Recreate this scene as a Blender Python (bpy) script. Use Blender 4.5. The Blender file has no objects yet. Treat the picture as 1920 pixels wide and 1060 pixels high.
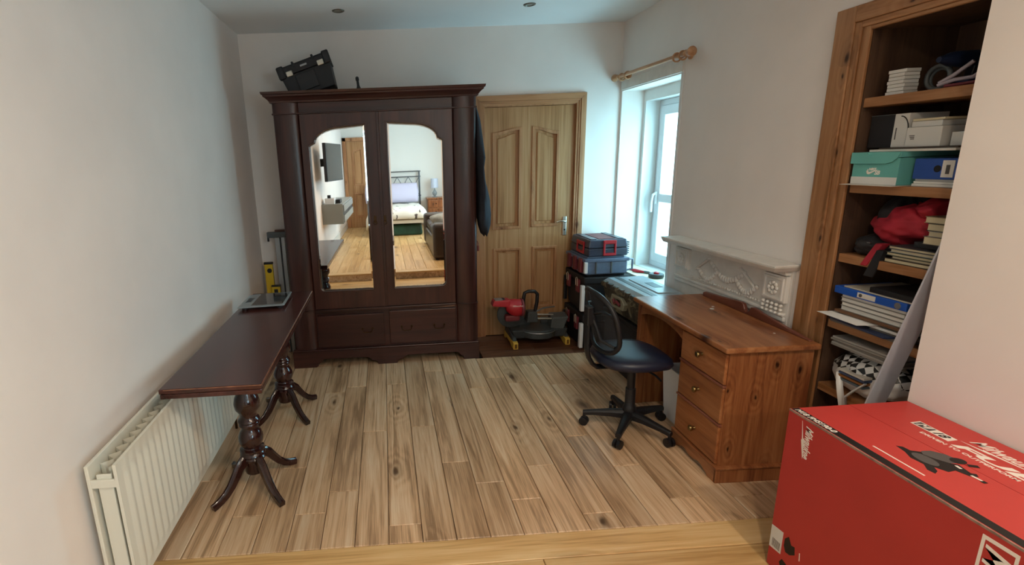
import bpy, math, random
from mathutils import Matrix, Vector
from mathutils.geometry import tessellate_polygon

random.seed(7)
scene = bpy.context.scene
COL = scene.collection
R = math.radians
pi = math.pi

# ------------------------------------------------------------------ camera
def camera():
    f, px, py = 950.5, 765.5, 537.2              # focal length and optical centre in pixels of a 1920 x 1060 frame
    yaw, pit, rol = R(2.24), R(13.8), R(-2.44)
    F = Vector((math.sin(yaw) * math.cos(pit), math.cos(yaw) * math.cos(pit), -math.sin(pit)))
    R0 = Vector((math.cos(yaw), -math.sin(yaw), 0))
    U0 = R0.cross(F)
    Rv = math.cos(rol) * R0 + math.sin(rol) * U0
    U = -math.sin(rol) * R0 + math.cos(rol) * U0
    cd = bpy.data.cameras.new('camera')
    cd.sensor_fit = 'HORIZONTAL'
    cd.sensor_width = 36
    cd.lens = f / 1920 * 36
    cd.shift_x = (960 - px) / 1920
    cd.shift_y = (py - 530) / 1920
    cd.clip_start = 0.05
    co = bpy.data.objects.new('camera', cd)
    m = Matrix((Rv, U, -F)).transposed().to_4x4()
    m.translation = (0, 0, 1.58)
    co.matrix_world = m
    COL.objects.link(co)
    scene.camera = co
camera()

# ------------------------------------------------------------------ light
scene.view_settings.view_transform = 'Standard'
scene.view_settings.look = 'None'
scene.view_settings.gamma = 1
scene.view_settings.use_curve_mapping = False
scene.view_settings.exposure = 0.33

w = bpy.data.worlds.new('world')
scene.world = w
w.use_nodes = True
bg = w.node_tree.nodes['Background']
bg.inputs[0].default_value = (0.58, 0.86, 1.0, 1)
bg.inputs[1].default_value = 10.5

def portal(loc, rot, sx, sy):
    l = bpy.data.lights.new('window_portal', 'AREA')
    l.shape = 'RECTANGLE'; l.size = sx; l.size_y = sy
    l.cycles.is_portal = True
    o = bpy.data.objects.new('window_portal', l)
    o.location = loc; o.rotation_euler = rot
    COL.objects.link(o)
# daylight enters through the window by the door and the window of the rear room
portal((2.385, 3.9, 1.30), (0, R(90), 0), 1.44, 0.86)
portal((2.29, -2.2, 1.5), (0, R(90), 0), 1.4, 2.2)

# ------------------------------------------------------------------ materials
def lin(h):
    h = h.lstrip('#')
    return tuple(((int(h[i:i + 2], 16) / 255) / 12.92 if int(h[i:i + 2], 16) / 255 <= 0.04045 else ((int(h[i:i + 2], 16) / 255 + 0.055) / 1.055) ** 2.4) for i in (0, 2, 4)) + (1,)

def newmat(name):
    m = bpy.data.materials.new(name)
    m.use_nodes = True
    nt = m.node_tree
    return m, nt, nt.nodes['Principled BSDF']

def N(nt, t, **kw):
    n = nt.nodes.new(t)
    for k, v in kw.items():
        setattr(n, k, v)
    return n

def pbr(name, col, rough=0.5, metal=0.0, spec=0.5, var=0.0, vscale=8.0, bump=0.0, bscale=200.0, coat=0.0, rnd=0.0):
    m, nt, p = newmat(name)
    c = lin(col) if isinstance(col, str) else tuple(col) + (1,)
    p.inputs['Base Color'].default_value = c
    p.inputs['Roughness'].default_value = rough
    p.inputs['Metallic'].default_value = metal
    p.inputs['Specular IOR Level'].default_value = spec
    p.inputs['Coat Weight'].default_value = coat
    tc = N(nt, 'ShaderNodeTexCoord')
    if var > 0 or rnd > 0:
        no = N(nt, 'ShaderNodeTexNoise')
        no.inputs['Scale'].default_value = vscale
        no.inputs['Detail'].default_value = 4
        nt.links.new(tc.outputs['Object'], no.inputs['Vector'])
        mp = N(nt, 'ShaderNodeMapRange')
        mp.inputs[1].default_value = 0.3; mp.inputs[2].default_value = 0.7
        mp.inputs[3].default_value = 1 - var; mp.inputs[4].default_value = 1 + var
        nt.links.new(no.outputs['Fac'], mp.inputs[0])
        hsv = N(nt, 'ShaderNodeHueSaturation')
        hsv.inputs['Color'].default_value = c
        last = mp.outputs[0]
        if rnd > 0:
            oi = N(nt, 'ShaderNodeObjectInfo')
            m2 = N(nt, 'ShaderNodeMapRange')
            m2.inputs[3].default_value = 1 - rnd; m2.inputs[4].default_value = 1 + rnd
            nt.links.new(oi.outputs['Random'], m2.inputs[0])
            mu = N(nt, 'ShaderNodeMath', operation='MULTIPLY')
            nt.links.new(last, mu.inputs[0]); nt.links.new(m2.outputs[0], mu.inputs[1])
            last = mu.outputs[0]
        nt.links.new(last, hsv.inputs['Value'])
        nt.links.new(hsv.outputs[0], p.inputs['Base Color'])
    if bump > 0:
        no = N(nt, 'ShaderNodeTexNoise')
        no.inputs['Scale'].default_value = bscale
        no.inputs['Detail'].default_value = 3
        nt.links.new(tc.outputs['Object'], no.inputs['Vector'])
        b = N(nt, 'ShaderNodeBump')
        b.inputs['Strength'].default_value = bump
        b.inputs['Distance'].default_value = 0.002
        nt.links.new(no.outputs['Fac'], b.inputs['Height'])
        nt.links.new(b.outputs[0], p.inputs['Normal'])
    return m

def wood(name, dark, mid, light, axis='Y', rough=0.45, rnd=0.12, knots=0.0, knotcol='#2a160c', across=16.0, along=1.3, spec=0.45, coat=0.0, fine=0.35, kscale=1.0, bump=0.15, flat=None, kfrac=0.30):
    m, nt, p = newmat(name)
    L = nt.links
    tc = N(nt, 'ShaderNodeTexCoord'); oi = N(nt, 'ShaderNodeObjectInfo')
    off = N(nt, 'ShaderNodeVectorMath', operation='SCALE')
    comb = N(nt, 'ShaderNodeCombineXYZ')
    for i, k in enumerate((17.0, 31.0, 23.0)):
        mu = N(nt, 'ShaderNodeMath', operation='MULTIPLY'); mu.inputs[1].default_value = k
        L.new(oi.outputs['Random'], mu.inputs[0]); L.new(mu.outputs[0], comb.inputs[i])
    add = N(nt, 'ShaderNodeVectorMath', operation='ADD')
    L.new(tc.outputs['Object'], add.inputs[0]); L.new(comb.outputs[0], add.inputs[1])
    def mapped(al, ac, fl=None):
        mp = N(nt, 'ShaderNodeMapping')
        s = [ac, ac, ac]; s['XYZ'.index(axis)] = al
        if fl: s['XYZ'.index(fl)] = 0.0
        mp.inputs['Scale'].default_value = s
        L.new(add.outputs[0], mp.inputs['Vector'])
        return mp.outputs[0]
    n1 = N(nt, 'ShaderNodeTexNoise'); n1.inputs['Scale'].default_value = 1.0; n1.inputs['Detail'].default_value = 5; n1.inputs['Distortion'].default_value = 1.2
    L.new(mapped(along, across), n1.inputs['Vector'])
    n2 = N(nt, 'ShaderNodeTexNoise'); n2.inputs['Scale'].default_value = 1.0; n2.inputs['Detail'].default_value = 3
    L.new(mapped(along * 6, across * 9), n2.inputs['Vector'])
    n3 = N(nt, 'ShaderNodeTexNoise'); n3.inputs['Scale'].default_value = 1.0; n3.inputs['Detail'].default_value = 2
    L.new(mapped(1.2, 3.0), n3.inputs['Vector'])
    ramp = N(nt, 'ShaderNodeValToRGB')
    e = ramp.color_ramp.elements
    e[0].position = 0.28; e[0].color = lin(dark)
    e[1].position = 0.72; e[1].color = lin(light)
    x = e.new(0.5); x.color = lin(mid)
    mx = N(nt, 'ShaderNodeMath', operation='MULTIPLY_ADD')
    mx.inputs[1].default_value = fine; mx.inputs[2].default_value = -fine / 2
    L.new(n2.outputs['Fac'], mx.inputs[0])
    sm = N(nt, 'ShaderNodeMath', operation='ADD')
    L.new(n1.outputs['Fac'], sm.inputs[0]); L.new(mx.outputs[0], sm.inputs[1])
    m3 = N(nt, 'ShaderNodeMath', operation='MULTIPLY_ADD'); m3.inputs[1].default_value = 0.5; m3.inputs[2].default_value = -0.25
    L.new(n3.outputs['Fac'], m3.inputs[0])
    s2 = N(nt, 'ShaderNodeMath', operation='ADD'); L.new(sm.outputs[0], s2.inputs[0]); L.new(m3.outputs[0], s2.inputs[1])
    col = ramp.outputs[0]
    facout = s2.outputs[0]
    if knots > 0:
        vo = N(nt, 'ShaderNodeTexVoronoi'); vo.inputs['Scale'].default_value = 1.0
        vo.voronoi_dimensions = '2D'
        sx_ = N(nt, 'ShaderNodeSeparateXYZ'); L.new(mapped(3.2 * kscale, 7.5 * kscale), sx_.inputs[0])
        cx_ = N(nt, 'ShaderNodeCombineXYZ')
        for k_, ax_ in enumerate([a_ for a_ in 'XYZ' if a_ != (flat or 'Z')]): L.new(sx_.outputs[ax_], cx_.inputs[k_])
        nd_ = N(nt, 'ShaderNodeTexNoise'); nd_.inputs['Scale'].default_value = 3.5; nd_.inputs['Detail'].default_value = 2
        L.new(cx_.outputs[0], nd_.inputs['Vector'])
        dv_ = N(nt, 'ShaderNodeVectorMath', operation='SCALE'); dv_.inputs['Scale'].default_value = 0.16; L.new(nd_.outputs['Color'], dv_.inputs[0])
        da_ = N(nt, 'ShaderNodeVectorMath', operation='ADD'); L.new(cx_.outputs[0], da_.inputs[0]); L.new(dv_.outputs[0], da_.inputs[1])
        L.new(da_.outputs[0], vo.inputs['Vector'])
        sp_ = N(nt, 'ShaderNodeSeparateColor'); L.new(vo.outputs['Color'], sp_.inputs[0])
        ks_ = N(nt, 'ShaderNodeMath', operation='MULTIPLY_ADD'); ks_.inputs[1].default_value = 2.0; ks_.inputs[2].default_value = 0.65; L.new(sp_.outputs[1], ks_.inputs[0])
        kd_ = N(nt, 'ShaderNodeMath', operation='MULTIPLY'); L.new(vo.outputs['Distance'], kd_.inputs[0]); L.new(ks_.outputs[0], kd_.inputs[1])
        mr = N(nt, 'ShaderNodeMapRange'); mr.interpolation_type = 'SMOOTHSTEP'
        mr.inputs[1].default_value = 0.03; mr.inputs[2].default_value = 0.05 + 0.30 * knots
        mr.inputs[3].default_value = 1; mr.inputs[4].default_value = 0
        L.new(kd_.outputs[0], mr.inputs[0])
        # only some cells carry a knot
        sep = N(nt, 'ShaderNodeSeparateColor'); L.new(vo.outputs['Color'], sep.inputs[0])
        gt = N(nt, 'ShaderNodeMath', operation='LESS_THAN'); gt.inputs[1].default_value = kfrac
        L.new(sep.outputs[0], gt.inputs[0])
        ml = N(nt, 'ShaderNodeMath', operation='MULTIPLY'); L.new(mr.outputs[0], ml.inputs[0]); L.new(gt.outputs[0], ml.inputs[1])
        # growth rings bending round the knots
        si = N(nt, 'ShaderNodeMath', operation='MULTIPLY'); si.inputs[1].default_value = 42.0; L.new(vo.outputs['Distance'], si.inputs[0])
        wn = N(nt, 'ShaderNodeMath', operation='MULTIPLY_ADD'); wn.inputs[1].default_value = 9.0; L.new(n1.outputs['Fac'], wn.inputs[0]); L.new(si.outputs[0], wn.inputs[2])
        sn = N(nt, 'ShaderNodeMath', operation='SINE'); L.new(wn.outputs[0], sn.inputs[0])
        fo = N(nt, 'ShaderNodeMapRange'); fo.inputs[1].default_value = 0.08; fo.inputs[2].default_value = 0.55; fo.inputs[3].default_value = 0.10; fo.inputs[4].default_value = 0.0
        L.new(vo.outputs['Distance'], fo.inputs[0])
        rg = N(nt, 'ShaderNodeMath', operation='MULTIPLY'); L.new(sn.outputs[0], rg.inputs[0]); L.new(fo.outputs[0], rg.inputs[1])
        rk_ = N(nt, 'ShaderNodeMath', operation='MULTIPLY'); L.new(rg.outputs[0], rk_.inputs[0]); L.new(gt.outputs[0], rk_.inputs[1])
        ad = N(nt, 'ShaderNodeMath', operation='ADD'); L.new(facout, ad.inputs[0]); L.new(rk_.outputs[0], ad.inputs[1])
        facout = ad.outputs[0]
        ml2 = N(nt, 'ShaderNodeMath', operation='MULTIPLY'); ml2.inputs[1].default_value = 0.92; L.new(ml.outputs[0], ml2.inputs[0])
        mix = N(nt, 'ShaderNodeMixRGB'); mix.inputs[2].default_value = lin(knotcol)
        L.new(ml2.outputs[0], mix.inputs[0]); L.new(col, mix.inputs[1])
        ha_ = N(nt, 'ShaderNodeMapRange'); ha_.interpolation_type = 'SMOOTHSTEP'
        ha_.inputs[1].default_value = 0.05; ha_.inputs[2].default_value = 0.42; ha_.inputs[3].default_value = 0.32; ha_.inputs[4].default_value = 0.0
        L.new(kd_.outputs[0], ha_.inputs[0])
        hg_ = N(nt, 'ShaderNodeMath', operation='MULTIPLY'); L.new(ha_.outputs[0], hg_.inputs[0]); L.new(gt.outputs[0], hg_.inputs[1])
        mix2 = N(nt, 'ShaderNodeMixRGB'); mix2.inputs[2].default_value = lin(knotcol)
        L.new(hg_.outputs[0], mix2.inputs[0]); L.new(mix.outputs[0], mix2.inputs[1])
        col = mix2.outputs[0]
    L.new(facout, ramp.inputs[0])
    hsv = N(nt, 'ShaderNodeHueSaturation')
    mr = N(nt, 'ShaderNodeMapRange'); mr.inputs[3].default_value = 1 - rnd; mr.inputs[4].default_value = 1 + rnd
    L.new(oi.outputs['Random'], mr.inputs[0]); L.new(mr.outputs[0], hsv.inputs['Value']); L.new(col, hsv.inputs['Color'])
    L.new(hsv.outputs[0], p.inputs['Base Color'])
    p.inputs['Roughness'].default_value = rough
    p.inputs['Specular IOR Level'].default_value = spec
    p.inputs['Coat Weight'].default_value = coat
    b = N(nt, 'ShaderNodeBump'); b.inputs['Strength'].default_value = bump; b.inputs['Distance'].default_value = 0.001
    L.new(n2.outputs['Fac'], b.inputs['Height']); L.new(b.outputs[0], p.inputs['Normal'])
    return m

M = {}
M['wall'] = pbr('wall_paint', '#f0e6df', 0.85, var=0.03, vscale=3, bump=0.12, bscale=60, spec=0.2)
M['ceil'] = pbr('ceiling_paint', '#f3f2f1', 0.9, var=0.02, vscale=2, bump=0.08, bscale=60, spec=0.2)
M['rearwall'] = pbr('rear_wall_paint', '#ece9e2', 0.85, spec=0.2)
M['trim'] = pbr('white_gloss_paint', '#e8e6e2', 0.4)
M['mantel'] = pbr('mantel_white_paint', '#e2ddd6', 0.5, var=0.06, vscale=14, bump=0.1, bscale=40)
M['upvc'] = pbr('upvc_white', '#eef2f6', 0.3)
M['sub'] = pbr('subfloor_dark', '#2a1c12', 0.9)
M['oak'] = wood('oak_floor', '#9f7e5e', '#d2ad87', '#e2c6a5', 'Y', 0.33, 0.13, knots=0.30, knotcol='#5a432f', kscale=0.62, across=24, along=1.0, fine=0.5, flat='Z', kfrac=0.26)
M['oakborder'] = wood('oak_border_floor', '#b98f58', '#d6ae76', '#e2c18e', 'Y', 0.36, 0.09, knots=0.3, knotcol='#5a3a1e', kscale=0.62, across=22, along=0.9, fine=0.45, flat='Z', kfrac=0.15)
M['oakshade'] = wood('oak_stained_shaded_floor', '#4f2f1f', '#6b4430', '#7c5540', 'Y', 0.4, 0.1, across=12)
M['mahog'] = wood('mahogany', '#2a1310', '#3e201b', '#4c2a23', 'Z', 0.3, 0.06, across=14, along=1.0, spec=0.5, fine=0.25)
M['mahogx'] = wood('mahogany_horizontal', '#2a1310', '#3c1f1a', '#4a2822', 'X', 0.3, 0.06, across=14, along=1.0, fine=0.25)
M['tabletop'] = wood('table_mahogany', '#331612', '#45211c', '#532b25', 'Y', 0.26, 0.05, across=10, along=0.9, coat=0.15, fine=0.2)
M['tableleg'] = wood('table_leg_mahogany', '#1d0a09', '#2d1412', '#3a1c19', 'Z', 0.18, 0.05, across=14, coat=0.4, fine=0.2)
M['dooroak'] = wood('door_oak', '#98693f', '#b38458', '#c2966c', 'Z', 0.42, 0.04, across=30, along=0.8, fine=0.35)
M['dooroakx'] = wood('door_oak_rail', '#a87843', '#c1925a', '#cfa56f', 'X', 0.42, 0.04, across=22, along=0.8, fine=0.3)
M['archpine'] = wood('architrave_pine', '#986440', '#b47f55', '#c29068', 'Z', 0.45, 0.04, knots=0.25, knotcol='#5a3019', kscale=0.9, flat='Y')
M['archpinex'] = wood('architrave_pine_head', '#986440', '#b47f55', '#c29068', 'X', 0.45, 0.04, knots=0.25, knotcol='#5a3019', kscale=0.9, flat='Y')
M['pine'] = wood('frame_pine', '#80552f', '#a07049', '#b0825a', 'Z', 0.45, 0.05, knots=0.20, knotcol='#2e1408', kscale=1.1, flat='X', kfrac=0.3, across=22)
M['piney'] = wood('frame_pine_head', '#80552f', '#a07049', '#b0825a', 'Y', 0.45, 0.05, knots=0.2, knotcol='#3a1c0d', kscale=1.0, flat='X', across=22)
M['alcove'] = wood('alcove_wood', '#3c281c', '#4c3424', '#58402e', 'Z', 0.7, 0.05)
M['desk'] = wood('desk_pine', '#6f3c22', '#935a35', '#a86f45', 'Z', 0.33, 0.07, knots=0.28, knotcol='#240d07', kscale=1.2, across=20, flat='Y', kfrac=0.38)
M['deskfront'] = wood('desk_pine_front', '#7a4426', '#9b6038', '#ae744a', 'Y', 0.33, 0.07, knots=0.25, knotcol='#240d07', kscale=1.1, across=16, flat='X', kfrac=0.25)
M['desky'] = wood('desk_pine_long', '#7a4528', '#9d633d', '#b1794f', 'Y', 0.28, 0.07, knots=0.25, knotcol='#34160c', kscale=1.1, across=16, flat='Z', kfrac=0.4)
M['deskdark'] = wood('desk_gallery', '#6b3a2c', '#7e4a39', '#8a5644', 'Y', 0.35, 0.04, across=9)
M['polewood'] = wood('pole_wood', '#a06e4a', '#bb8a62', '#c99b76', 'Y', 0.4, 0.05)
M['mirror'] = pbr('mirror_silver', (0.86, 0.87, 0.86), 0.01, metal=1.0)
M['brass'] = pbr('brass', '#8f7a50', 0.35, metal=1.0)
M['darkbrass'] = pbr('aged_brass', '#4a3826', 0.45, metal=1.0)
M['chrome'] = pbr('satin_nickel', '#c9c6bc', 0.28, metal=1.0)
M['alu'] = pbr('aluminium', '#a9abae', 0.38, metal=0.85)
M['black'] = pbr('black_plastic', '#15151a', 0.45)
M['blackrough'] = pbr('black_rough_plastic', '#1c1b1f', 0.6, bump=0.2, bscale=300)
M['blueblack'] = pbr('dark_blue_vinyl', '#1b2136', 0.38, bump=0.08, bscale=400)
M['mesh'] = pbr('chair_mesh', '#20222a', 0.7)
M['grey'] = pbr('dark_grey_casting', '#3d4143', 0.5, var=0.1, vscale=20)
M['grey2'] = pbr('mid_grey_casting', '#55595a', 0.45)
M['red'] = pbr('red_plastic', '#b3202b', 0.4)
M['darkred'] = pbr('dusty_red_plastic', '#732a31', 0.5)
M['yellow'] = pbr('yellow_plastic', '#dcb24a', 0.45)
M['yellowlevel'] = pbr('level_yellow', '#d8b428', 0.4)
M['white'] = pbr('white_plastic', '#e9e9ea', 0.45)
M['offwhite'] = pbr('card_white', '#d9d6d0', 0.7, rnd=0.06)
M['paper'] = pbr('paper', '#dcd9d2', 0.8, rnd=0.08)
M['cream'] = pbr('book_pages', '#cbbf9f', 0.8, rnd=0.1)
M['radiator'] = pbr('radiator_enamel', '#e3dfd0', 0.35)
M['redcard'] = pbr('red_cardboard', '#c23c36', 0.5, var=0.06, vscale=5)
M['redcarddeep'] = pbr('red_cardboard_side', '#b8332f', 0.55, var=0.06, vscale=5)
M['printwhite'] = pbr('white_print', '#efe6dc', 0.6)
M['printblack'] = pbr('black_print', '#15110f', 0.6)
M['printgrey'] = pbr('grey_print', '#55504f', 0.6)
M['teal'] = pbr('teal_card', '#69b3ab', 0.6, var=0.04)
M['bluefile'] = pbr('blue_file', '#2b4f9e', 0.4)
M['bluefile2'] = pbr('bright_blue_binder', '#1f55b4', 0.35)
M['camo'] = None
M['coat'] = pbr('dark_cloth', '#23252e', 0.85, var=0.2, vscale=12, bump=0.3, bscale=120)
M['redcloth'] = pbr('red_cloth', '#a51f31', 0.75, var=0.2, vscale=9, bump=0.25, bscale=70)
M['blackcloth'] = pbr('black_cloth', '#1d1c20', 0.8, var=0.2, vscale=9)
M['bag'] = None
M['panelwhite'] = pbr('pale_sheet', '#b9bac2', 0.55, var=0.05, vscale=4)
M['glassblack'] = pbr('scale_glass', '#20262a', 0.08, coat=0.5)
M['scalegrey'] = pbr('scale_edge', '#8a9296', 0.2)
M['leather'] = pbr('brown_leather', '#3a302c', 0.35, var=0.1, vscale=10)
M['throw'] = pbr('grey_throw', '#8b8c88', 0.9, var=0.15, vscale=25)
M['duvet'] = None
M['pillow'] = pbr('lilac_pillow', '#d9d3ea', 0.85)
M['bedmetal'] = pbr('bed_metal', '#5d6268', 0.35, metal=0.8)
M['lampshade'] = pbr('lamp_shade', '#c9d2e4', 0.8)
M['greenbag'] = pbr('green_bag', '#17402f', 0.5, var=0.4, vscale=6)
M['unitgrey'] = pbr('unit_grey', '#8d8f8a', 0.4)
M['screen'] = pbr('tv_screen', '#0b0b0d', 0.05)
M['spotrim'] = pbr('downlight_ring', '#6d675c', 0.35, metal=0.8)
M['spotglass'] = pbr('downlight_lens', '#9a968c', 0.2)

def glassmat(name, tint):
    m, nt, p = newmat(name)
    nt.nodes.remove(p)
    out = [n for n in nt.nodes if n.type == 'OUTPUT_MATERIAL'][0]
    tr = N(nt, 'ShaderNodeBsdfTransparent'); tr.inputs[0].default_value = tint
    gl = N(nt, 'ShaderNodeBsdfGlossy'); gl.inputs['Roughness'].default_value = 0.02
    mx = N(nt, 'ShaderNodeMixShader'); mx.inputs[0].default_value = 0.06
    nt.links.new(tr.outputs[0], mx.inputs[1]); nt.links.new(gl.outputs[0], mx.inputs[2]); nt.links.new(mx.outputs[0], out.inputs[0])
    return m
M['glass'] = glassmat('window_glass', (0.95, 0.98, 0.99, 1))
M['tintglass'] = glassmat('tinted_window_glass', (0.80, 0.95, 0.97, 1))  # tint added to make the incoming daylight more cyan and weaker

def bands(name, cols, scale=6, detail=3, rough=0.6, distortion=1.0):
    m, nt, p = newmat(name)
    tc = N(nt, 'ShaderNodeTexCoord'); no = N(nt, 'ShaderNodeTexNoise')
    no.inputs['Scale'].default_value = scale; no.inputs['Detail'].default_value = detail; no.inputs['Distortion'].default_value = distortion
    rp = N(nt, 'ShaderNodeValToRGB'); rp.color_ramp.interpolation = 'CONSTANT'
    e = rp.color_ramp.elements
    n = len(cols)
    e[0].position = 0; e[0].color = lin(cols[0][1])
    e[1].position = cols[1][0]; e[1].color = lin(cols[1][1])
    for pos, c in cols[2:]:
        q = e.new(pos); q.color = lin(c)
    nt.links.new(tc.outputs['Object'], no.inputs['Vector']); nt.links.new(no.outputs['Fac'], rp.inputs[0]); nt.links.new(rp.outputs[0], p.inputs['Base Color'])
    p.inputs['Roughness'].default_value = rough
    return m
M['camo'] = bands('camo_print', [(0, '#2a2622'), (0.40, '#4c4636'), (0.47, '#3a342b'), (0.53, '#6d6653'), (0.60, '#8b8471'), (0.66, '#4c4636')], 9, 4)
M['duvet'] = bands('duvet_print', [(0, '#e8e4da'), (0.66, '#5b5350')], 7, 2, 0.9)

def checkbag():
    m, nt, p = newmat('checked_bag')
    tc = N(nt, 'ShaderNodeTexCoord'); mp = N(nt, 'ShaderNodeMapping'); mp.inputs['Rotation'].default_value = (0.6, 0, 0)
    ch = N(nt, 'ShaderNodeTexChecker'); ch.inputs['Scale'].default_value = 36
    ch.inputs[1].default_value = lin('#161616'); ch.inputs[2].default_value = lin('#d9d8d6')
    sp = N(nt, 'ShaderNodeSeparateXYZ'); nt.links.new(tc.outputs['Object'], sp.inputs[0])
    gt = N(nt, 'ShaderNodeMath', operation='GREATER_THAN'); gt.inputs[1].default_value = 0.105
    nt.links.new(sp.outputs[2], gt.inputs[0])
    mx = N(nt, 'ShaderNodeMixRGB'); mx.inputs[1].default_value = lin('#d9d8d6')
    nt.links.new(tc.outputs['Object'], mp.inputs[0]); nt.links.new(mp.outputs[0], ch.inputs[0])
    nt.links.new(gt.outputs[0], mx.inputs[0]); nt.links.new(ch.outputs[0], mx.inputs[2]); nt.links.new(mx.outputs[0], p.inputs['Base Color'])
    p.inputs['Roughness'].default_value = 0.35
    return m
M['bag'] = checkbag()

# ------------------------------------------------------------------ mesh helpers
WM = {}
class B:
    """collects shapes; build() links them as one mesh object"""
    def __init__(s):
        s.v = []; s.f = []
    def add(s, vs, fs):
        o = len(s.v); s.v += [Vector(q) for q in vs]; s.f += [tuple(i + o for i in f) for f in fs]
        return s
    def box(s, x0, x1, y0, y1, z0, z1):
        return s.add([(x0, y0, z0), (x1, y0, z0), (x1, y1, z0), (x0, y1, z0), (x0, y0, z1), (x1, y0, z1), (x1, y1, z1), (x0, y1, z1)],
                     [(0, 3, 2, 1), (4, 5, 6, 7), (0, 1, 5, 4), (1, 2, 6, 5), (2, 3, 7, 6), (3, 0, 4, 7)])
    def hexa(s, b, t):                                     # two quads, bottom and top
        return s.add(list(b) + list(t), [(0, 3, 2, 1), (4, 5, 6, 7), (0, 1, 5, 4), (1, 2, 6, 5), (2, 3, 7, 6), (3, 0, 4, 7)])
    def plate(s, outer, holes, mp, d):                     # flat plate with holes; mp maps 2D to 3D, d is the thickness vector
        loops = [list(outer)] + [list(h) for h in holes]
        tris = tessellate_polygon([[Vector((p[0], p[1], 0)) for p in l] for l in loops])
        flat = [p for l in loops for p in l]; n = len(flat)
        a = [Vector(mp(*p)) for p in flat]; d = Vector(d)
        fs = [tuple(t) for t in tris] + [tuple(i + n for i in reversed(t)) for t in tris]
        o = 0
        for l in loops:
            k = len(l)
            for i in range(k):
                j = (i + 1) % k
                fs.append((o + i, o + j, o + j + n, o + i + n))
            o += k
        return s.add(a + [q + d for q in a], fs)
    def prism(s, poly, mp, d):
        return s.plate(poly, [], mp, d)
    def lathe(s, c, prof, seg=20, axis='Z'):
        vs = []; fs = []
        for r, h in prof:
            for i in range(seg):
                a = 2 * pi * i / seg
                x, y = r * math.cos(a), r * math.sin(a)
                q = {'Z': (x, y, h), 'Y': (x, h, y), 'X': (h, x, y)}[axis]
                vs.append((c[0] + q[0], c[1] + q[1], c[2] + q[2]))
        for k in range(len(prof) - 1):
            for i in range(seg):
                j = (i + 1) % seg
                fs.append((k * seg + i, k * seg + j, (k + 1) * seg + j, (k + 1) * seg + i))
        fs.append(tuple(range(seg - 1, -1, -1)))
        fs.append(tuple((len(prof) - 1) * seg + i for i in range(seg)))
        return s.add(vs, fs)
    def tube(s, pts, r, seg=10, closed=False, rs=None, flat=None):
        pts = [Vector(p) for p in pts]; n = len(pts); vs = []; fs = []
        up = Vector((0, 0, 1)); prev = None
        for i, p in enumerate(pts):
            if closed: t = pts[(i + 1) % n] - pts[i - 1]
            else: t = pts[min(i + 1, n - 1)] - pts[max(i - 1, 0)]
            t.normalize()
            if prev is None:
                u = t.cross(up)
                if u.length < 1e-3: u = t.cross(Vector((1, 0, 0)))
            else:
                u = prev - t * prev.dot(t)
            u.normalize(); prev = u; wv = t.cross(u)
            rr = rs[i] if rs else r
            for k in range(seg):
                a = 2 * pi * k / seg
                fl = flat if flat else 1.0
                vs.append(p + u * (rr * math.cos(a)) + wv * (rr * fl * math.sin(a)))
        m = n if closed else n - 1
        for i in range(m):
            for k in range(seg):
                j = (k + 1) % seg; i2 = (i + 1) % n
                fs.append((i * seg + k, i * seg + j, i2 * seg + j, i2 * seg + k))
        if not closed:
            fs.append(tuple(range(seg - 1, -1, -1))); fs.append(tuple((n - 1) * seg + k for k in range(seg)))
        return s.add(vs, fs)
    def ball(s, c, rx, ry=None, rz=None, seg=14, rings=8):
        ry = ry or rx; rz = rz or rx
        prof = [(math.sin(pi * i / rings), -math.cos(pi * i / rings)) for i in range(rings + 1)]
        vs = []; fs = []
        for r, h in prof:
            for k in range(seg):
                a = 2 * pi * k / seg
                vs.append((c[0] + rx * max(r, 1e-3) * math.cos(a), c[1] + ry * max(r, 1e-3) * math.sin(a), c[2] + rz * h))
        for i in range(rings):
            for k in range(seg):
                j = (k + 1) % seg
                fs.append((i * seg + k, i * seg + j, (i + 1) * seg + j, (i + 1) * seg + k))
        fs.append(tuple(range(seg - 1, -1, -1))); fs.append(tuple(rings * seg + k for k in range(seg)))
        return s.add(vs, fs)
    def torus(s, c, R0, r, axis='Z', seg=20, sub=8):
        pts = []
        for i in range(seg):
            a = 2 * pi * i / seg
            x, y = R0 * math.cos(a), R0 * math.sin(a)
            q = {'Z': (x, y, 0), 'Y': (x, 0, y), 'X': (0, x, y)}[axis]
            pts.append((c[0] + q[0], c[1] + q[1], c[2] + q[2]))
        return s.tube(pts, r, sub, closed=True)
    def loft(s, rings):                                    # list of closed rings with equal counts, capped
        n = len(rings[0]); vs = [q for r in rings for q in r]; fs = []
        for i in range(len(rings) - 1):
            for k in range(n):
                j = (k + 1) % n
                fs.append((i * n + k, i * n + j, (i + 1) * n + j, (i + 1) * n + k))
        fs.append(tuple(range(n - 1, -1, -1))); fs.append(tuple((len(rings) - 1) * n + k for k in range(n)))
        return s.add(vs, fs)
    def xf(s, m):
        s.v = [m @ q for q in s.v]; return s

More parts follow.
